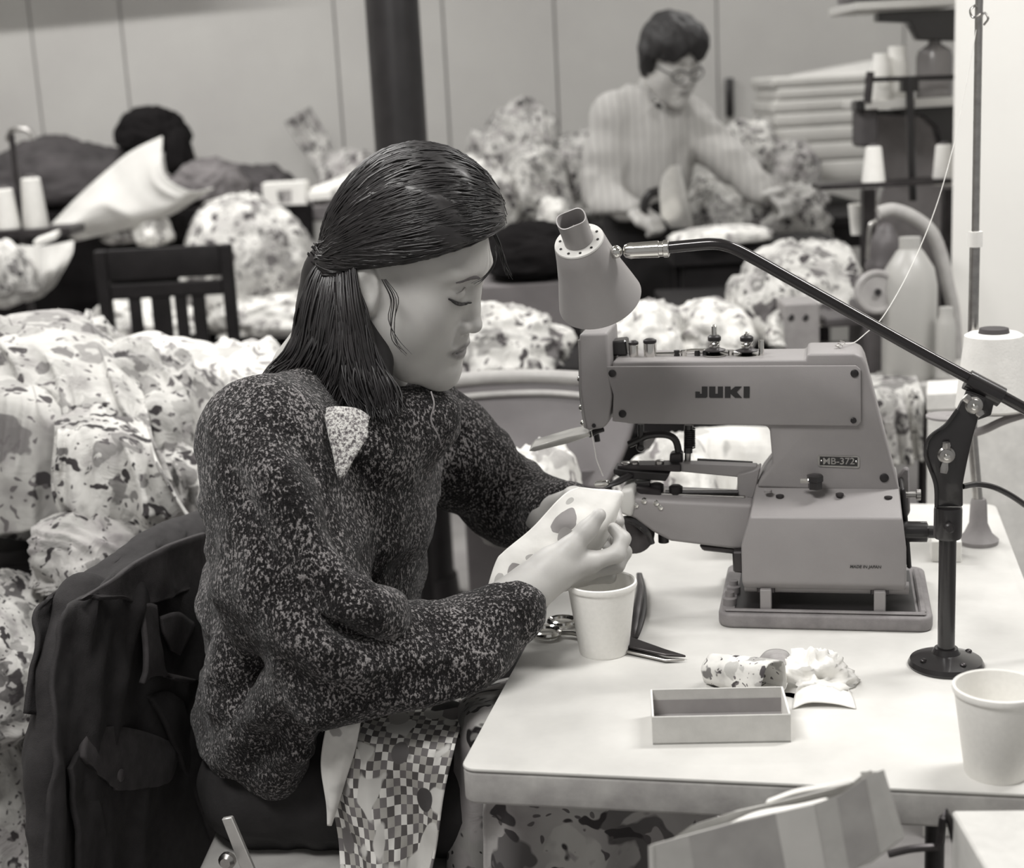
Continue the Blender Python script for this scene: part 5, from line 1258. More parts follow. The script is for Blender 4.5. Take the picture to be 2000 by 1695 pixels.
# ---------------------------------------------------------------- dark wooden chair
cY = 4.15
def CH(x, y): return aty(x, y, cY)
cx0, cx1 = CH(182, 500)[0], CH(452, 500)[0]
wch = thing('wooden_chair', 'dark wooden chair with slatted back behind the cloth heaps', 'chair', ((cx0 + cx1) / 2, cY + 0.2, 0))
zt_ = CH(310, 484)[2]
for x in (cx0, cx1 - 0.034): obj('back_post', box((x, cY, 0), (0.034, 0, 0), (0, 0.034, 0), (0, 0, zt_), 0.004, 1), M_wood_dk, wch)
z1 = CH(310, 545)[2]; z2 = CH(310, 553)[2]; z3 = CH(310, 582)[2]
obj('top_rail', box((cx0 + 0.034, cY + 0.004, z1), (cx1 - cx0 - 0.068, 0, 0), (0, 0.024, 0), (0, 0, zt_ - z1), 0.006, 2), M_wood_dk, wch)
obj('mid_rail', box((cx0 + 0.034, cY + 0.006, z3), (cx1 - cx0 - 0.068, 0, 0), (0, 0.02, 0), (0, 0, z2 - z3), 0.004, 1), M_wood_dk, wch)
for xa, xb in ((252, 276), (296, 334), (342, 366), (376, 402)):
    a, b = CH(xa, 620)[0], CH(xb, 620)[0]
    obj('slat', box((a, cY + 0.010, 0.50), (b - a, 0, 0), (0, 0.014, 0), (0, 0, z3 - 0.49), 0.002, 1), M_wood_dk, wch)
obj('seat', box((cx0 - 0.01, cY - 0.0, 0.44), (cx1 - cx0 + 0.02, 0, 0), (0, 0.42, 0), (0, 0, 0.03), 0.006, 1), M_wood_dk, wch)
for x in (cx0, cx1 - 0.034): obj('leg', box((x, cY + 0.37, 0), (0.034, 0, 0), (0, 0.034, 0), (0, 0, 0.44)), M_wood_dk, wch)
obj('stretcher', box((cx0 + 0.034, cY + 0.01, 0.2), (cx1 - cx0 - 0.068, 0, 0), (0, 0.016, 0), (0, 0, 0.03)), M_wood_dk, wch)
# ---------------------------------------------------------------- bench behind it
bz = aty(520, 668, 4.75)[2]
table('low_bench', 'low dark bench carrying white cloth behind the wooden chair', aty(150, 660, 4.75)[0], aty(720, 660, 4.75)[0], 4.72, 5.30, bz, M_wood_dk)
heap(395, 700, 560, 668, 4.90, 7.2, F5, 'bright white cloth pile on the low bench', depth=0.2, zb=bz)
heap(180, 420, 575, 668, 4.95, 7.9, F5, 'white cloth pile seen through the chair slats', depth=0.2, zb=bz)
heap(345, 606, 374, 600, 5.02, 8.3, F1, 'rounded flowered cloth sack on the low bench', depth=0.22, amp=0.16, zb=bz)
heap(-60, 50, 465, 600, 4.2, 8.9, F2, 'flowered cloth bag at the far left beside the thread stand', depth=0.12, amp=0.25)
# tall cutting table along the wall
cz_ = aty(600, 404, 5.35)[2]
tl = table('cutting_table', 'brown cutting table with pale leg behind the cloth sack', aty(-60, 400, 5.4)[0], aty(760, 400, 5.4)[0], 5.36, 6.2, cz_, M_wood, 0.05, M_wood)
a = aty(612, 432, 5.38)[0]; b = aty(650, 432, 5.38)[0]
obj('pale_leg', box((a, 5.37, 0), (b - a, 0, 0), (0, 0.05, 0), (0, 0, cz_ - 0.052)), M_pale, tl)
heap(225, 366, 205, 300, 5.85, 9.4, M_dkcl, 'black cloth bag on top of the pile by the wall', depth=0.14, amp=0.18)
heap(318, 372, 245, 345, 5.75, 9.8, M_dkcl, 'black strap end hanging from the cloth bag', depth=0.08, amp=0.15)
heap(-40, 250, 262, 420, 5.95, 10.3, plain('dark_grey_cloth', 0.05, 0.95, var=0.5, scale=7), 'dark grey cloth pile along the wall at the left', depth=0.2, zb=cz_)
heap(330, 480, 305, 415, 5.80, 10.9, M_brcl, 'grey brown cloth pile beside the black bag', depth=0.2, zb=cz_)
heap(440, 570, 318, 410, 5.90, 11.4, plain('dark_brown_cloth', 0.06, 0.95, var=0.4, scale=9), 'dark brown cloth pile left of the small printed box', depth=0.16, zb=cz_)
drape([A_([(85, 452), (180, 360), (250, 300), (318, 266)], 5.15), A_([(95, 448), (200, 400), (270, 370), (322, 340)], 5.05), A_([(120, 450), (220, 430), (310, 405), (375, 372)], 5.02), A_([(150, 470), (230, 452), (330, 422), (420, 366)], 5.06)], 4.0, M_pale, 'large pale folded sheet sloping down on the cloth pile', 0.02)
drape([A_([(40, 478), (90, 480), (145, 470)], 4.35), A_([(45, 530), (90, 540), (140, 500)], 4.30), A_([(50, 590), (80, 580), (110, 555)], 4.33)], 5.0, M_pale, 'small pale sheet hanging below the thread stand', 0.012)
heap(200, 300, 400, 475, 5.2, 12.2, F6, 'grey cloth lump beneath the pale sheet', depth=0.12)
heap(258, 330, 410, 480, 5.1, 12.9, F5, 'white cloth corner beside the rounded sack', depth=0.08)
heap(306, 366, 400, 480, 5.25, 13.2, M_dkcl, 'dark cloth lump left of the rounded sack', depth=0.1)
drape([A_([(-60, 418), (150, 412), (330, 408), (520, 402), (610, 400)], 5.33), A_([(-60, 520), (150, 520), (330, 520), (520, 520), (610, 520)], 5.31), A_([(-60, 700), (150, 700), (330, 700), (520, 700), (610, 700)], 5.32)], 9.0, M_dkcl, 'added black sheet darkening the space under the cutting table behind the chair', 0.02)  # added sheet that makes the gap under the table dark
# small box with a mug print
a = aty(515, 402, 5.42)[0]; b = aty(600, 402, 5.42)[0]; h_ = aty(555, 356, 5.42)[2] - cz_
sb = thing('small_box', 'small white box printed with a cup picture on the cutting table', 'box', ((a + b) / 2, 5.45, cz_))
obj('carton', box((a, 5.42, cz_), (b - a, 0, 0), (0, 0.1, 0), (0, 0, h_), 0.003, 1), M_white, sb)
obj('cup_print', merge(prism([((a + b) / 2 - 0.022, 5.4185, cz_ + 0.015), ((a + b) / 2 + 0.022, 5.4185, cz_ + 0.015), ((a + b) / 2 + 0.027, 5.4185, cz_ + 0.06), ((a + b) / 2 - 0.027, 5.4185, cz_ + 0.06)], (0, 0.001, 0))), plain('print_grey', 0.45, 0.8), sb, smooth=False)
# upright garment and others near the column
drape([A_([(556, 238), (580, 222), (606, 208)], 6.30), A_([(580, 275), (604, 262), (632, 250)], 6.25), A_([(608, 318), (632, 308), (656, 300)], 6.15), A_([(620, 345), (650, 340), (680, 330)], 6.05)], 6.0, F4, 'flowered cloth strip standing against the back wall', 0.03)
heap(628, 745, 288, 400, 5.75, 14.1, F6, 'flowered cloth pile on the cutting table beside the column', depth=0.16, zb=cz_)
tag(obj('cloth_roll', rod(aty(612, 384, 5.5), aty(742, 336, 5.6), 0.032, 20), M_white), 'white cloth roll lying on the cutting table', 'cloth roll')
tag(obj('paper_strip', prism(A_([(600, 378), (645, 374), (648, 388), (602, 392)], 5.40), (0.0, 0.10, 0.01)), M_white, smooth=False), 'white paper strip at the edge of the cutting table', 'paper')
# thread stand with two cones
def cone_spool(c, h, r0_, r1_, label, core=M_wood):
    t = thing('thread_cone', label, 'thread cone', c, 'cones of thread')
    obj('thread', lathe([(r0_ * 0.94, 0.0), (r0_, h * 0.03), (r1_, h * 0.97), (r1_ * 0.86, h)], c, n=28), M_thread, t)
    obj('core', lathe([(r1_ * 0.55, h * 0.98), (r1_ * 0.5, h * 1.06)], c, n=18), core, t)
    return t
tY = 4.5
tp = aty(45, 470, tY)
tst = thing('thread_stand', 'metal thread stand with top hook at the far left', 'thread stand', (tp[0], tY, 0))
zsh = aty(50, 445, tY)[2]
obj('rod', tube([(tp[0], tY, 0.0), (tp[0], tY, 0.8), aty(22, 262, tY)], 0.009, 10), M_dark, tst)
obj('hook', tube(spline(A_([(14, 275), (22, 256), (40, 252), (56, 256), (66, 272)], tY), 5), 0.008, 8), M_steel, tst)
obj('spool_shelf', box(np.array([aty(-60, 445, tY)[0], tY - 0.07, zsh - 0.025]), (aty(150, 445, tY)[0] - aty(-60, 445, tY)[0], 0, 0), (0, 0.16, 0), (0, 0, 0.025), 0.003, 1), M_dark, tst)
obj('foot', box((tp[0] - 0.25, tY - 0.2, 0), (0.5, 0, 0), (0, 0.4, 0), (0, 0, 0.03)), M_dark, tst)
for (x, yt, lb_) in ((68, 346, 'white thread cone on the left stand, right of its rod'), (12, 368, 'white thread cone cut by the left picture edge')):
    c = aty(x, 420, tY - 0.02); h_ = aty(x, yt, tY)[2] - zsh
    cone_spool((c[0], tY - 0.02, zsh), h_, 0.038, 0.028, lb_)
tag(obj('paper_strip', prism(A_([(65, 472), (108, 456), (110, 466), (68, 484)], 4.38), (0, 0.06, 0.01)), M_white, smooth=False), 'white paper slip under the left thread stand shelf', 'paper')
# ---------------------------------------------------------------- centre back: cutting table with big flowered heap
tz = aty(1000, 470, 5.2)[2]
table('back_table', 'wide table under the tall flowered heap at the back wall', aty(840, 470, 5.2)[0], aty(1240, 470, 5.2)[0], 5.0, 6.2, tz, M_wood_dk)
heap(855, 1010, 300, 480, 5.25, 15.5, F1, 'pale flowered cloth heap right of the column', depth=0.22, zb=tz)
heap(905, 1090, 186, 400, 5.70, 16.2, F4, 'tall flowered cloth heap against the back wall', depth=0.24, zb=tz)
heap(980, 1110, 270, 480, 5.30, 17.1, F2, 'flowered cloth heap in the middle of the back table', depth=0.2, zb=tz)
heap(1060, 1180, 250, 420, 5.55, 18.4, F4, 'dark flowered cloth heap behind the man\'s elbow', depth=0.2, zb=tz)
heap(1050, 1120, 378, 480, 5.10, 19.0, F5, 'small white cloth tuft at the front of the back table', depth=0.12, zb=tz)
# carton with black bag
a = aty(880, 556, 3.55)[0]; b = aty(1124, 556, 3.55)[0]; zc = aty(1040, 554, 3.55)[2]
bc = thing('storage_carton', 'large grey cardboard carton behind the woman\'s face', 'carton', ((a + b) / 2, 3.7, 0))
obj('carton_body', box((a, 3.55, 0), (b - a, 0, 0), (0, 0.32, 0), (0, 0, zc), 0.004, 1), plain('grey_carton', 0.17, 0.9, var=0.15, scale=8), bc)
obj('dark_side', box((b - 0.012, 3.546, 0), (0.022, 0, 0), (0, 0.05, 0), (0, 0, zc)), M_black, bc)  # black strip standing in for the carton's dark right side
heap(940, 1125, 430, 560, 3.68, 20.4, M_dkcl, 'black cloth bag lying on the storage carton', depth=0.14, amp=0.14, zb=zc, name='black_bag', cat='bag')
# side table with heap, grey chair
sz = aty(1000, 740, 3.05)[2]
table('side_table', 'dark side table behind the grey chair', -0.28, 0.62, 2.92, 3.45, sz, M_wood_dk)
heap(800, 1100, 588, 745, 3.08, 21.3, F1, 'flowered cloth heap in front of the storage carton', depth=0.14, amp=0.28, zb=sz)
heap(1180, 1330, 578, 700, 3.12, 22.6, F5, 'bright white cloth heap directly behind the lamp shade', depth=0.15, zb=sz)
heap(1300, 1460, 582, 700, 3.20, 23.5, F5, 'pale cloth heap behind the tension posts of the machine', depth=0.15, zb=sz)
gch = thing('moulded_chair', 'grey moulded chair with rolled back rim behind the sewing machine', 'chair', (0.06, 2.5, 0))
M_mould = plain('grey_vinyl', 0.13, 0.55, var=0.12, scale=9, bump=0.05)
gY = 2.62
rows = [A_([(800, 752), (900, 742), (1000, 738), (1100, 737), (1240, 740)], gY), A_([(800, 800), (900, 795), (1000, 790), (1100, 788), (1236, 800)], gY - 0.02),
        A_([(830, 850), (930, 850), (1020, 850), (1110, 850), (1222, 850)], gY - 0.05), A_([(900, 900), (985, 892), (1060, 900), (1130, 905), (1200, 898)], gY - 0.08), A_([(960, 930), (1020, 925), (1080, 940), (1130, 948), (1172, 945)], gY - 0.10)]
rows = [[p - np.array([0, 1, 0]) * 0.05 * (abs(k - 2) / 2) ** 2 for k, p in enumerate(r)] for r in rows]
G = curves_to_grid([np.array(r) for r in rows], 40, 30)
obj('back_shell', solid_sheet(G, 0.012), M_mould, gch, auto=180)
obj('rim', tube(G[0] + np.array([0, -0.004, 0.003]), 0.013, 12), plain('pale_piping', 0.42, 0.45), gch)
obj('rim_groove', tube(G[4] + np.array([0, -0.010, 0]), 0.006, 8), plain('pale_piping', 0.42, 0.45), gch)
obj('seat', prism([(-0.16, 2.38, 0.44), (0.28, 2.38, 0.44), (0.26, 2.02 + 0.05, 0.45), (-0.14, 2.07, 0.45)], ZZ * 0.03, 0.012, 3), M_mould, gch)
obj('back_stem', box((0.0, 2.50, 0.46), (0.16, 0, 0), (0, 0.012, 0), (0, 0, 0.30)), M_mould, gch)
for x in (-0.12, 0.24):
    for y in (2.10, 2.36): obj('leg', rod((x, y, 0), (x * 0.9, y, 0.44), 0.011, 10), M_steel, gch)
heap(920, 1130, 855, 1060, 2.34, 24.2, F5, 'white printed cloth on the grey chair behind the woman\'s arm', depth=0.10, amp=0.25)
heap(1165, 1420, 842, 1040, 2.46, 25.1, F5, 'pale cloth heap seen through the machine\'s throat', depth=0.13, amp=0.25, zb=0.45)
drape([A_([(1345, 838), (1420, 832), (1510, 835)], 2.62), A_([(1345, 865), (1420, 868), (1510, 872)], 2.58), A_([(1345, 960), (1420, 960), (1510, 965)], 2.56)], 7.0, floral('print_circles', 12, 8.3, 0.82, 0.3, 0.44, bump=0.1, leaf=False), 'cloth with grey circles hanging behind the machine pillar', 0.008)
# grey case standing on the table behind the machine
tag(obj('grey_case', bevelled(tbox(0.235, 0.335, 0.70, 0.86, 0.0, 0.10), 0.006, 2), M_paint), 'plain grey metal case on the table behind the machine clamp', 'case')
# ---------------------------------------------------------------- ironing table with cloth, right of the man
iz = aty(1430, 470, 4.15)[2]
table('ironing_table', 'dark ironing table with cloth in front of the man', aty(1312, 480, 4.05)[0], aty(1640, 480, 4.05)[0], 4.02, 4.30, iz, M_wood_dk, 0.05)
heap(1310, 1500, 440, 486, 4.10, 26.0, F5, 'flat white padding cloth on the ironing table', depth=0.12, amp=0.15, zb=iz)
heap(1335, 1480, 330, 468, 4.62, 27.3, F2, 'flowered garment gathered in front of the man', depth=0.12, amp=0.3)
heap(1440, 1610, 355, 480, 4.55, 28.5, F4, 'flowered garment pile under the man\'s outstretched hand', depth=0.14, amp=0.3)
heap(1400, 1530, 225, 400, 5.3, 29.1, F2, 'flowered cloth heap beyond the man\'s arm', depth=0.16)
heap(1480, 1600, 270, 420, 5.2, 30.6, F6, 'greyish flowered heap beside the pale sheets', depth=0.14)
table('rear_stand', 'dark stand below the flowered heaps at the right rear', aty(1390, 420, 5.3)[0], aty(1700, 420, 5.3)[0], 4.9, 5.9, aty(1500, 410, 5.3)[2], M_wood_dk)
# stack of folded sheets
ys = [360, 318, 282, 250, 222, 196, 172, 150]
for k in range(len(ys) - 1):
    x0_, x1_ = (1508 + 2 * (k % 3), 1735)
    a = aty(x0_, ys[k], 5.3); b = aty(x1_, ys[k], 5.3); t_ = aty(x0_, ys[k + 1], 5.3)
    tag(obj('folded_sheet', box((a[0] + 0.01 * (k % 2), 5.3, a[2]), (b[0] - a[0], 0, 0), (0, 0.45, 0), (0, 0, (t_[2] - a[2]) * 0.97), 0.010, 3), plain('pale_cotton', 0.60, 0.9, var=0.08, scale=6)),
        ('lowest pale folded sheet of the stack right of the man', 'second lowest folded sheet of the pale stack', 'third sheet from below in the pale folded stack', 'middle folded sheet of the pale stack', 'third sheet from the top of the pale stack', 'second sheet from the top of the pale stack', 'topmost folded sheet of the pale stack')[k], 'folded sheet', 'pale folded sheets in a stack')
top_z = aty(1520, 150, 5.3)[2]
tag(obj('pale_sheet', solid_sheet(bilinear(aty(1540, 172, 5.35), aty(1740, 150, 5.35), aty(1740, 112, 5.6), aty(1545, 148, 5.6), 12, 8), 0.01), M_pale, auto=180), 'sloping pale sheet on top of the folded stack', 'sheet')
tag(obj('hanging_strip', box((aty(1418, 150, 6.45)[0], 6.46, aty(1425, 228, 6.46)[2]), (0.034, 0, 0), (0, 0.03, 0), (0, 0, aty(1425, 152, 6.46)[2] - aty(1425, 228, 6.46)[2]), 0.006, 2), M_black), 'black strip hanging on the back wall right of the man', 'strip')
# ---------------------------------------------------------------- shelf unit by the partition
sY = 3.75
def SH(x, y, Y=sY): return aty(x, y, Y)
def sbox(x0_, x1_, y0_, y1_, Y, d, bev=0.002): 
    a = aty(x0_, y1_, Y); b = aty(x1_, y1_, Y); c = aty(x0_, y0_, Y)
    return box(a, (b[0] - a[0], 0, 0), (0, d, 0), (0, 0, c[2] - a[2]), bev, 1)
su = thing('wall_shelf', 'dark bracketed shelf unit with bottles beside the white partition', 'shelf', (SH(1790, 380)[0], sY, 0))
obj('upper_board', sbox(1672, 1880, 4, 20, sY - 0.05, 0.3), M_pale, su)
obj('upper_board', sbox(1690, 1880, -22, -6, sY - 0.05, 0.3), M_wood, su)
obj('bracket', prism(A_([(1716, 24), (1880, 16), (1880, 80), (1795, 78), (1778, 44), (1716, 42)], sY), (0, 0.05, 0), 0.003, 1), M_black, su)
obj('lower_board', sbox(1692, 1880, 198, 214, sY - 0.05, 0.26), M_pale, su)
obj('bracket', prism(A_([(1716, 216), (1880, 206), (1880, 285), (1838, 282), (1830, 250), (1805, 228), (1716, 224)], sY), (0, 0.05, 0), 0.003, 1), M_black, su)
obj('rail', rod(SH(1690, 156, sY - 0.05), SH(1880, 150, sY - 0.05), 0.006, 10), M_blackm, su)
obj('upright', tube([SH(1776, 150, sY - 0.06), SH(1780, 300, sY - 0.06), SH(1783, 392, sY - 0.06)], 0.010, 10), M_black, su)
obj('upright', sbox(1762, 1795, 152, 180, sY - 0.06, 0.03), M_black, su)
obj('side_rod', rod(SH(1700, 140, sY - 0.05), SH(1694, 200, sY - 0.05), 0.010, 10), M_dark, su)
obj('back_panel', sbox(1712, 1880, 222, 700, sY + 0.22, 0.02), plain('grey_panel', 0.20, 0.7), su)
obj('motor_box', sbox(1682, 1716, 202, 288, sY - 0.02, 0.1, 0.006), plain('dark_grey_paint', 0.06, 0.6), su)
obj('motor_box', sbox(1672, 1690, 196, 220, sY - 0.04, 0.06, 0.006), M_black, su)
obj('spool_bar', sbox(1602, 1860, 362, 372, sY - 0.25, 0.1), M_dark, su)
obj('post', box((SH(1690, 365, 3.6)[0], 3.62, 0), (0.03, 0, 0), (0, 0.03, 0), (0, 0, SH(1690, 370, 3.62)[2])), M_dark, su)
obj('post', box((SH(1850, 365, 3.6)[0], 3.62, 0), (0.03, 0, 0), (0, 0.03, 0), (0, 0, SH(1850, 370, 3.62)[2])), M_dark, su)
zs_ = SH(1700, 198, sY)[2] + 0.001
def jar(x, yt, yb, w_, Y, label, mat, neck=0.5, name='jar', cat='jar'):
    b = aty(x, yb, Y); t = aty(x, yt, Y); h = t[2] - b[2]; r = w_ * Y / FPX / 2
    return tag(obj(name, lathe([(r * 0.96, 0), (r, h * 0.03), (r, h * 0.68), (r * 0.9, h * 0.78), (r * neck, h * 0.88), (r * neck, h)], (b[0], Y, b[2]), n=28), mat), label, cat)
M_glass = NT('milky_plastic'); M_glass.b.inputs['Base Color'].default_value = tint(0.62); M_glass.b.inputs['Roughness'].default_value = 0.35; M_glass.b.inputs['Transmission Weight'].default_value = 0.35; M_glass = M_glass.m
M_jug = NT('grey_glass'); M_jug.b.inputs['Base Color'].default_value = tint(0.30); M_jug.b.inputs['Roughness'].default_value = 0.2; M_jug.b.inputs['Transmission Weight'].default_value = 0.4; M_jug = M_jug.m
jar(1720, 104, 200, 36, sY + 0.02, 'shorter white container on the lower shelf', M_white, 0.8)
jar(1752, 90, 200, 40, sY + 0.05, 'taller white container on the lower shelf', M_white, 0.85)
jar(1824, 70, 198, 68, sY + 0.04, 'large grey glass jug on the lower shelf', M_jug, 0.35, 'glass_jug', 'jug')
def px_cone(x, yt, yb, w0, w1, Y, label):
    b = aty(x, yb, Y); t = aty(x, yt, Y); return cone_spool(b, t[2] - b[2], w0 * Y / FPX / 2, w1 * Y / FPX / 2, label)
px_cone(1706, 286, 362, 46, 30, 3.53, 'white thread cone standing on the spool bar at its left end')
px_cone(1842, 282, 361, 42, 30, 3.55, 'white thread cone on the spool bar beside the partition')
# ---------------------------------------------------------------- second machine on its table
ez = aty(1780, 738, 3.05)[2]
table('second_table', 'pale machine table behind the first sewing machine at the right', 0.63, 0.93, 2.98, 3.55, ez, plain('grey_table_top', 0.45, 0.5), 0.03, M_dark)
Y2 = 3.12
m2 = thing('overlock_machine', 'grey overlock machine with round pulley behind the lamp arm', 'sewing machine', (aty(1715, 690, Y2)[0], Y2, ez))
M_g2 = plain('dark_machine_grey', 0.10, 0.5, var=0.15)
obj('base', box((aty(1690, 700, Y2)[0], Y2 - 0.02, ez), (aty(1752, 700, Y2)[0] - aty(1690, 700, Y2)[0], 0, 0), (0, 0.18, 0), (0, 0, aty(1720, 600, Y2)[2] - ez), 0.006, 2), M_g2, m2)
pc = aty(1710, 568, Y2 - 0.06)
pw = obj('pulley', lathe([(0.020, 0.03), (0.044, 0.03), (0.046, 0.024), (0.046, 0.004), (0.042, 0.0), (0.036, 0.0), (0.034, 0.004), (0.006, 0.004)], pc - np.array([0, 0.02, 0]), (0.1, 1, -0.1), 40), plain('light_machine_grey', 0.36, 0.4), m2)
obj('pulley_hub', lathe([(0.007, -0.004), (0.007, 0.008)], pc - np.array([0, 0.02, 0]), (0.1, 1, -0.1), 16), M_black, pw)
obj('shaft', rod(pc, pc + np.array([0, 0.12, 0]), 0.02, 16), M_g2, m2)
hd = SDF(aty(1690, 530, Y2) - 0.08, aty(1760, 425, Y2) + 0.12, 0.006)
hd.chain([aty(1722, 520, Y2 + 0.04), aty(1728, 480, Y2 + 0.04), aty(1730, 452, Y2 + 0.04)], [0.036, 0.028, 0.020], 0.02)
obj('head', hd.mesh(1), M_g2, m2)
obj('thread_lever', tube(spline(A_([(1694, 505), (1696, 470), (1700, 440), (1712, 430)], Y2 - 0.01), 5), 0.005, 8), M_steel, m2)
obj('thread_lever', tube(spline(A_([(1722, 366), (1716, 390), (1714, 412)], Y2 + 0.1), 5), 0.006, 8), M_steel, m2)
obj('cloth_plate', box(aty(1610, 640, Y2 + 0.02), (0.085, 0, 0), (0, 0.12, 0), (0, 0, 0.02), 0.004, 1), M_g2, m2)
gb = thing('control_case', 'light grey metal case with two dark holes behind the tension posts', 'case', aty(1566, 690, 3.1))
obj('case_body', sbox(1534, 1602, 592, 742, 3.08, 0.1, 0.005), plain('case_grey', 0.30, 0.5), gb)
for x in (1545, 1573): obj('socket', rod(aty(x, 620, 3.079), aty(x, 620, 3.09), 0.0072, 14), M_black, gb)
heap(1495, 1545, 600, 680, 3.14, 31.2, F5, 'crumpled white cloth left of the control case', depth=0.05)
heap(1430, 1690, 466, 640, 3.60, 32.3, F1, 'flowered cloth heap above the control case', depth=0.16, amp=0.24)
heap(1420, 1560, 520, 690, 3.28, 33.4, F2, 'flowered cloth heap hanging left of the control case', depth=0.12, amp=0.24, zb=sz)
table('rear_shelf', 'dark shelf table carrying cloth behind the control case', 0.40, 0.80, 3.57, 3.95, aty(1560, 600, 3.5)[2], M_wood_dk)
tag(obj('paper_cup', lathe([(0.016, 0), (0.023, 0.075), (0.021, 0.075), (0.015, 0.004)], aty(1675, 458, 3.70), n=24), M_white), 'white paper cup left of the overlock head', 'cup')
tag(obj('vacuum_hose', tube(spline(A_([(1716, 416), (1745, 410), (1785, 425), (1820, 455), (1840, 505), (1852, 560), (1862, 610), (1868, 700)], 3.18), 6), 0.0145, 12), plain('pale_hose', 0.42, 0.5)), 'pale flexible hose arching over the plastic jug', 'hose')
jb = aty(1796, 712, 2.98)
jg = thing('plastic_jug', 'large milky plastic jug on the second table beside the pulley', 'jug', (jb[0], 3.06, ez))
jh = aty(1798, 462, 3.06)[2] - ez
obj('jug_body', lathe([(0.052, 0), (0.056, 0.01), (0.056, jh * 0.66), (0.050, jh * 0.78), (0.028, jh * 0.90), (0.022, jh * 0.92), (0.022, jh), (0.018, jh)], (jb[0], 3.06, ez), n=36), M_glass, jg)
jar(1846, 600, 718, 38, 2.99, 'clear jar in front of the plastic jug', M_glass, 0.7)
drape([[p * np.array([1, 1, 0]) + ZZ * (ez + 0.006) for p in A_([(1690, 700), (1740, 700), (1790, 705)], 3.10)], [p * np.array([1, 1, 0]) + ZZ * (ez + 0.008) for p in A_([(1690, 712), (1740, 716), (1790, 725)], 2.985)], A_([(1695, 775), (1745, 785), (1795, 800)], 2.93), A_([(1710, 900), (1760, 900), (1800, 900)], 2.94)], 8.0, F2, 'flowered cloth hanging behind the right end of the machine', 0.03)
# ---------------------------------------------------------------- right: thread stand on the sewing table
fb_ = pt(1910, 1060)
ts_ = thing('spool_stand', 'tall metal spool stand with grey flared foot on the sewing table', 'thread stand', fb_)
obj('foot', lathe([(0.028, 0), (0.029, 0.006), (0.020, 0.014), (0.013, 0.030), (0.0115, 0.060), (0.010, 0.066)], fb_, n=28), plain('stand_grey', 0.25, 0.6), ts_)
yv = (fb_ - TA) @ TD
obj('lower_rod', tube([fb_ + ZZ * 0.05, pv(1899, 850, yv), pv(1898, 760, yv), pv(1904, 480, yv)], 0.0072, 12), M_steel, ts_)
obj('joint', rod(pv(1904.5, 482, yv), pv(1905, 452, yv), 0.010, 14), M_white, ts_)
obj('upper_rod', tube([pv(1905, 470, yv), pv(1912, 20, yv), pv(1915, -60, yv)], 0.0052, 10), M_steel, ts_)
obj('spool_arm', tube(spline([pv(1899, 846, yv), pv(1925, 838, yv - 0.02), pv(1960, 822, yv - 0.03), pv(2010, 806, yv - 0.03)], 6), 0.006, 10), plain('stand_grey', 0.25, 0.6), ts_)
obj('spool_arm', tube(spline([pv(1899, 850, yv), pv(1880, 838, yv + 0.02), pv(1850, 815, yv + 0.04)], 6), 0.006, 10), plain('stand_grey', 0.25, 0.6), ts_)
obj('spool_disc', lathe([(0.030, 0), (0.030, 0.003)], pv(1850, 815, yv + 0.04), n=28), plain('stand_grey', 0.25, 0.6), ts_)
obj('spool_disc', lathe([(0.045, 0), (0.045, 0.003)], pv(1938, 800, yv - 0.03), n=28), plain('stand_grey', 0.25, 0.6), ts_)
c = pv(1938, 797, yv - 0.03); t = pv(1937, 650, yv - 0.03)
cone_spool(c, t[2] - c[2], 0.050, 0.039, 'white thread cone with dark core on the spool stand', plain('dark_core', 0.06, 0.8))
c = pv(1850, 812, yv + 0.04); 
obj('wire_eye', tube(spline([pv(1912, 40, yv), pv(1922, 25, yv - 0.01), pv(1930, 36, yv - 0.02), pv(1922, 48, yv - 0.01)], 5), 0.0016, 6), M_steel, ts_)
obj('wire_eye', tube(spline([pv(1905, 10, yv), pv(1895, 20, yv - 0.01), pv(1900, 34, yv - 0.02), pv(1914, 28, yv - 0.01)], 5), 0.0016, 6), M_steel, ts_)
th_px = [(1634, 676, .535), (1648, 672, .54), (1668, 669, .56), (1692, 650, .58), (1722, 622, .61), (1762, 556, .65), (1800, 476, .69), (1832, 392, .72), (1862, 285, .75), (1890, 150, .775), (1910, 40, yv)]
tag(obj('long_thread', tube(spline([pv(x, y, v) for x, y, v in th_px], 5), 0.0006, 5), M_thread), 'thin white thread running from the machine arm up to the spool stand', 'thread')
a = aty(1812, 770, 2.55)
cw = thing('white_box', 'large white box standing behind the right end of the table', 'box', (a[0] + 0.2, 2.66, 0))
obj('box_body', box((a[0], 2.55, 0), (0.55, -0.02, 0), (0.03, 0.10, 0), (0, 0, a[2]), 0.004, 1), plain('white_box_card', 0.72, 0.8), cw)
obj('lid', box((a[0] - 0.003, 2.546, a[2] - 0.03), (0.556, -0.02, 0), (0.03, 0.108, 0), (0, 0, 0.033), 0.003, 1), plain('white_box_card', 0.72, 0.8), cw)
tag(obj('small_carton', sbox(1775, 1822, 972, 1010, 2.2, 0.05) if False else bevelled(tbox(0.505, 0.545, 0.70, 0.74, 0.0, 0.03), 0.001, 1), M_white), 'tiny white box right of the machine by the spool stand', 'box')
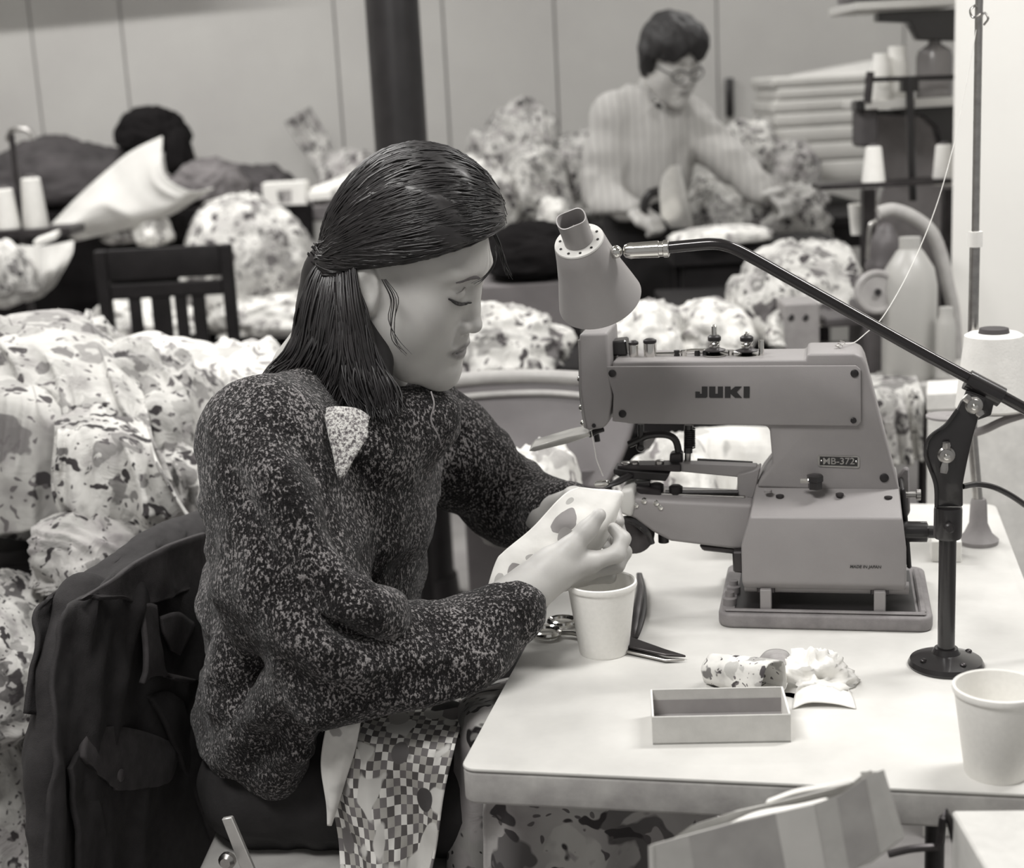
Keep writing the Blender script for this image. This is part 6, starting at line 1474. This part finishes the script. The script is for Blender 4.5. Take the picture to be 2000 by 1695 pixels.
# ================================================================== standing man at the ironing table
YM = 4.45
def PM(x, y, Y=YM): return aty(x, y, Y)
man = thing('person', 'standing man in pale shirt and glasses pressing cloth at the back', 'person', (PM(1270, 300)[0], YM, 0))
mr = np.array([1.0, 0, 0])
hm = SDF((-0.13, -0.105, -0.20), (0.145, 0.105, 0.165), 0.0045)
mV, mF = head_sdf(0.0042)
def mrot(a, p, r):
    X = np.array([math.cos(a), math.sin(a), 0]); Y = np.array([-math.sin(a), math.cos(a), 0])
    X2 = X * math.cos(p) - ZZ * math.sin(p); Z2 = ZZ * math.cos(p) + X * math.sin(p)
    return np.stack([X2, Y * math.cos(r) + Z2 * math.sin(r), Z2 * math.cos(r) - Y * math.sin(r)], 1)
MHM = mrot(math.radians(-62), 0.42, 0.06); MHO = PM(1309, 122, YM - 0.05)
def MW(P): return np.asarray(P, float) @ (MHM.T * 0.93) + MHO
shR = PM(1200, 228, 4.46); elR = PM(1176, 368, 4.42); haR = PM(1250, 418, 4.30)
shL = PM(1348, 236, 4.52); elL = PM(1424, 318, 4.44); haL = PM(1506, 378, 4.34)
bd = SDF(np.array([0.1, 4.1, 0.0]), np.array([1.1, 4.75, 1.45]), 0.012)
nb = MW((-0.095, 0, -0.19))
bd.chain([nb, PM(1270, 215, 4.48), PM(1265, 300, 4.50), PM(1262, 400, 4.50)], [0.055, 0.060, 0.070, 0.070], 0.04)
bd.chain([PM(1270, 225, 4.48), shR, elR, PM(1215, 408, 4.34), haR], [0.05, 0.040, 0.036, 0.030, 0.026], 0.03)
bd.chain([PM(1270, 225, 4.48), shL, elL, PM(1480, 362, 4.37), haL], [0.05, 0.040, 0.036, 0.030, 0.024], 0.03)
bV, bF = bd.mesh(1)
def fist(c, fwd, dn, g, h=0.0045):
    s = SDF(np.array(c) - 0.12, np.array(c) + 0.12, h); fwd = np.array(fwd, float) / np.linalg.norm(fwd); dn = np.array(dn, float) / np.linalg.norm(dn); sd = np.cross(fwd, dn)
    s.ell(c, (0.036, 0.040, 0.020), np.stack([fwd, sd, dn], 1), 0.01)
    for k, L_ in enumerate((0.9, 1.0, 0.95, 0.75)):
        o = np.array(c) + sd * (-0.030 + 0.020 * k) + fwd * 0.028
        s.chain([o, o + fwd * 0.030 * L_ + dn * 0.006, o + fwd * 0.040 * L_ + dn * 0.030, o + fwd * 0.022 * L_ + dn * 0.046], [0.0105, 0.0100, 0.0092, 0.0080], 0.004)
    o = np.array(c) - sd * 0.034 * g
    s.chain([o, o + fwd * 0.028 - sd * 0.012 * g + dn * 0.012, o + fwd * 0.05 + dn * 0.024], [0.015, 0.012, 0.010], 0.01)
    return s.mesh(1)
h1 = fist(haR, haR - PM(1215, 408, 4.34), (0, 0, -1), 1)
h2 = fist(haL, haL - PM(1480, 362, 4.37), (0, 0, -1), -1)
V_ = np.vstack([MW(mV), bV, h1[0], h2[0]]); o_ = np.cumsum([len(mV), len(bV), len(h1[0])])
mb_ = obj('body', (V_, np.vstack([mF, bF + o_[0], h1[1] + o_[1], h2[1] + o_[2]])), M_skin, man, auto=180)
X, Y, Z = mV.T
lip = np.clip(1 - ((Y / 0.0215) ** 2 + ((Z + 0.0600) / 0.0105) ** 2), 0, 1) * (X > 0.085)
add_tone(mb_, np.concatenate([np.clip(lip * 2, 0, 1) * 0.6, np.zeros(len(V_) - len(mV))]))
hh = SDF((-0.16, -0.13, -0.14), (0.16, 0.13, 0.20), 0.0055)
hh.ell((-0.012, 0, 0.050), (0.113, 0.094, 0.106), k=0.02)
hh.ell((0.045, 0, 0.080), (0.066, 0.082, 0.060), k=0.04)
for g in (-1, 1): hh.chain([(-0.01, g * 0.080, 0.03), (-0.02, g * 0.072, -0.035)], [0.022, 0.018], 0.03)
hh.chain([(-0.085, 0, 0.01), (-0.085, 0, -0.06)], [0.05, 0.035], 0.03)
g_ = np.meshgrid(*[hh.lo[i] + hh.h * np.arange(hh.n[i]) for i in range(3)], indexing='ij')
zl = 0.035 + 0.55 * np.abs(g_[1] + 0.015) * 0 + 0.040 * np.exp(-((g_[1] + 0.012) / 0.028) ** 2)
face_reg = np.maximum(g_[2] - zl, -(g_[0] - 0.022))
hh.D = np.maximum(hh.D, -face_reg * 0.8).astype(np.float32)
hV2, hF2 = hh.mesh(2); hV2 = hV2 + normals(hV2, hF2) * (0.004 * fbm(hV2 * np.array([30, 60, 20]), 5, 3))[:, None]
obj('hair', (MW(hV2), hF2), plain('matte_black_hair', 0.014, 0.62, var=0.3), man, auto=180)
gl = thing('glasses', 'dark framed glasses worn by the standing man', 'glasses', MHO)
for g in (-1, 1):
    c = np.array([0.106, g * 0.032, 0.000])
    obj('rim', tube(MW([c + np.array([-0.006 * abs(math.cos(q)), 0.025 * math.cos(q), 0.018 * math.sin(q)]) for q in np.linspace(0, 2 * math.pi, 26)]), 0.0020, 6), M_black, gl)
    obj('temple', tube(MW([(0.100, g * 0.058, 0.006), (0.05, g * 0.072, 0.008), (-0.01, g * 0.080, 0.006)]), 0.0020, 6), M_black, gl)
obj('bridge', tube(MW([(0.106, -0.008, 0.004), (0.110, 0, 0.008), (0.106, 0.008, 0.004)]), 0.0018, 6), M_black, gl)
# shirt
s = NT('pale_striped_shirt'); c = s.coord()
wv = s.n('ShaderNodeTexWave', Scale=14.0, Distortion=2.0); wv.bands_direction = 'X'; s.l(c, wv)
r = s.ramp(wv, [(0.15, 0.42), (0.4, 0.48)]); s.col(r); s.b.inputs['Roughness'].default_value = 0.9
M_shirt = s.m
sh = SDF(np.array([0.05, 4.0, 0.9]), np.array([1.1, 4.85, 1.5]), 0.009)
sh.chain([PM(1278, 196, 4.49), PM(1268, 250, 4.50), PM(1262, 330, 4.51), PM(1258, 400, 4.51)], [0.070, 0.112, 0.120, 0.112], 0.06, squash=((0, 1, 0), 0.85))
sh.chain([PM(1235, 208, 4.48), shR, PM(1184, 305, 4.44), elR], [0.058, 0.060, 0.056, 0.052], 0.03)
sh.chain([elR, PM(1196, 402, 4.36), PM(1232, 415, 4.32)], [0.056, 0.047, 0.036], 0.03)
sh.chain([PM(1318, 208, 4.50), shL, PM(1388, 282, 4.48), elL], [0.058, 0.060, 0.054, 0.050], 0.03)
sh.chain([elL, PM(1470, 355, 4.39), PM(1492, 372, 4.35)], [0.054, 0.042, 0.034], 0.03)
nk = MW((-0.06, 0, -0.115))
sh.ell(nk + ZZ * 0.03, (0.062, 0.062, 0.085), k=0.01, op='sub')
sh.cut(PM(1258, 402, 4.5), (0, 0, -1))
sV, sF = sh.mesh(1); N_ = normals(sV, sF)
sV = sV + N_ * (0.008 * np.clip(ridge(sV * np.array([10, 10, 7]), 17, 2), -0.5, 1.2))[:, None]
shirt = obj('shirt', (sV, sF), M_shirt, man, auto=180)
for g in (-1, 1):
    a = MW((-0.04, g * 0.055, -0.10)); tip = PM(1283 + g * -18, 218, 4.34)
    G = bilinear(a, MW((-0.0, g * 0.02, -0.135)), PM(1283 - g * 6, 205, 4.345), tip, 8, 8) 
    obj('collar', solid_sheet(G + np.array([0, -0.012, 0.006]), 0.004), M_shirt, shirt, auto=180)
obj('inner_shirt', ball(PM(1284, 208, 4.42), (0.020, 0.02, 0.035), 14, 10), M_pants, shirt)
# trousers and belt
tr = SDF(np.array([0.1, 4.2, 0.0]), np.array([0.85, 4.85, 1.2]), 0.013)
wst = PM(1258, 405, 4.51)
tr.chain([wst + ZZ * 0.02, wst - ZZ * 0.15], [0.122, 0.135], 0.05, squash=((0, 1, 0), 0.8))
for g in (-1, 1):
    tr.chain([wst + np.array([g * 0.075, 0, -0.17]), wst + np.array([g * 0.085, -0.01, -0.55]), wst + np.array([g * 0.09, 0, -0.98])], [0.092, 0.068, 0.055], 0.03)
tr.cut(wst + ZZ * 0.02, (0, 0, 1))
obj('trousers', tr.mesh(1), M_pants, man, auto=180)
obj('belt', lathe([(0.1, -0.02), (0.118, -0.02), (0.118, 0.022), (0.1, 0.022)], (0, 0, 0), n=36) if False else (lambda VF: (VF[0] * np.array([1.16, 0.92, 1]) + wst + ZZ * 0.0, VF[1]))(lathe([(0.106, -0.018), (0.112, -0.018), (0.112, 0.020), (0.106, 0.020)], (0, 0, 0), n=40, capA=False, capB=False)), M_black, man)
for g in (-1, 1):
    c = wst + np.array([g * 0.09, -0.05, 0]); c[2] = 0.0
    s_ = SDF(c + np.array([-0.08, -0.16, -0.02]), c + np.array([0.08, 0.14, 0.14]), 0.01)
    s_.ell(c + np.array([0, -0.02, 0.035]), (0.045, 0.13, 0.04), k=0.02); s_.cut((0, 0, 0.004), (0, 0, -1))
    obj('shoe', s_.mesh(1), M_black, man, auto=180)
# iron stood on its heel in his hand
ir = thing('iron', 'shiny steel clothes iron held upright in the standing man\'s hand', 'iron', PM(1315, 445, 4.28))
sole = [PM(1286, 372, 4.26), PM(1292, 345, 4.26), PM(1308, 324, 4.26), PM(1322, 322, 4.27), PM(1340, 400, 4.30), PM(1348, 446, 4.31), PM(1308, 446, 4.28), PM(1290, 420, 4.26)]
obj('soleplate', prism(sole, np.array([0.012, 0.012, 0]), 0.003, 2), plain('polished_plate', 0.8, 0.3, metal=0.6), ir)
obj('shell', prism([p + np.array([0.004, 0.012, 0]) + (PM(1315, 395, 4.28) - p) * 0.12 for p in sole], np.array([0.02, 0.035, 0]), 0.01, 3), M_steel, ir)
obj('handle', tube(spline([PM(1290, 372, 4.28), PM(1268, 380, 4.27), PM(1258, 405, 4.27), PM(1264, 432, 4.28), PM(1292, 440, 4.29)], 6), 0.013, 10), M_black, ir)
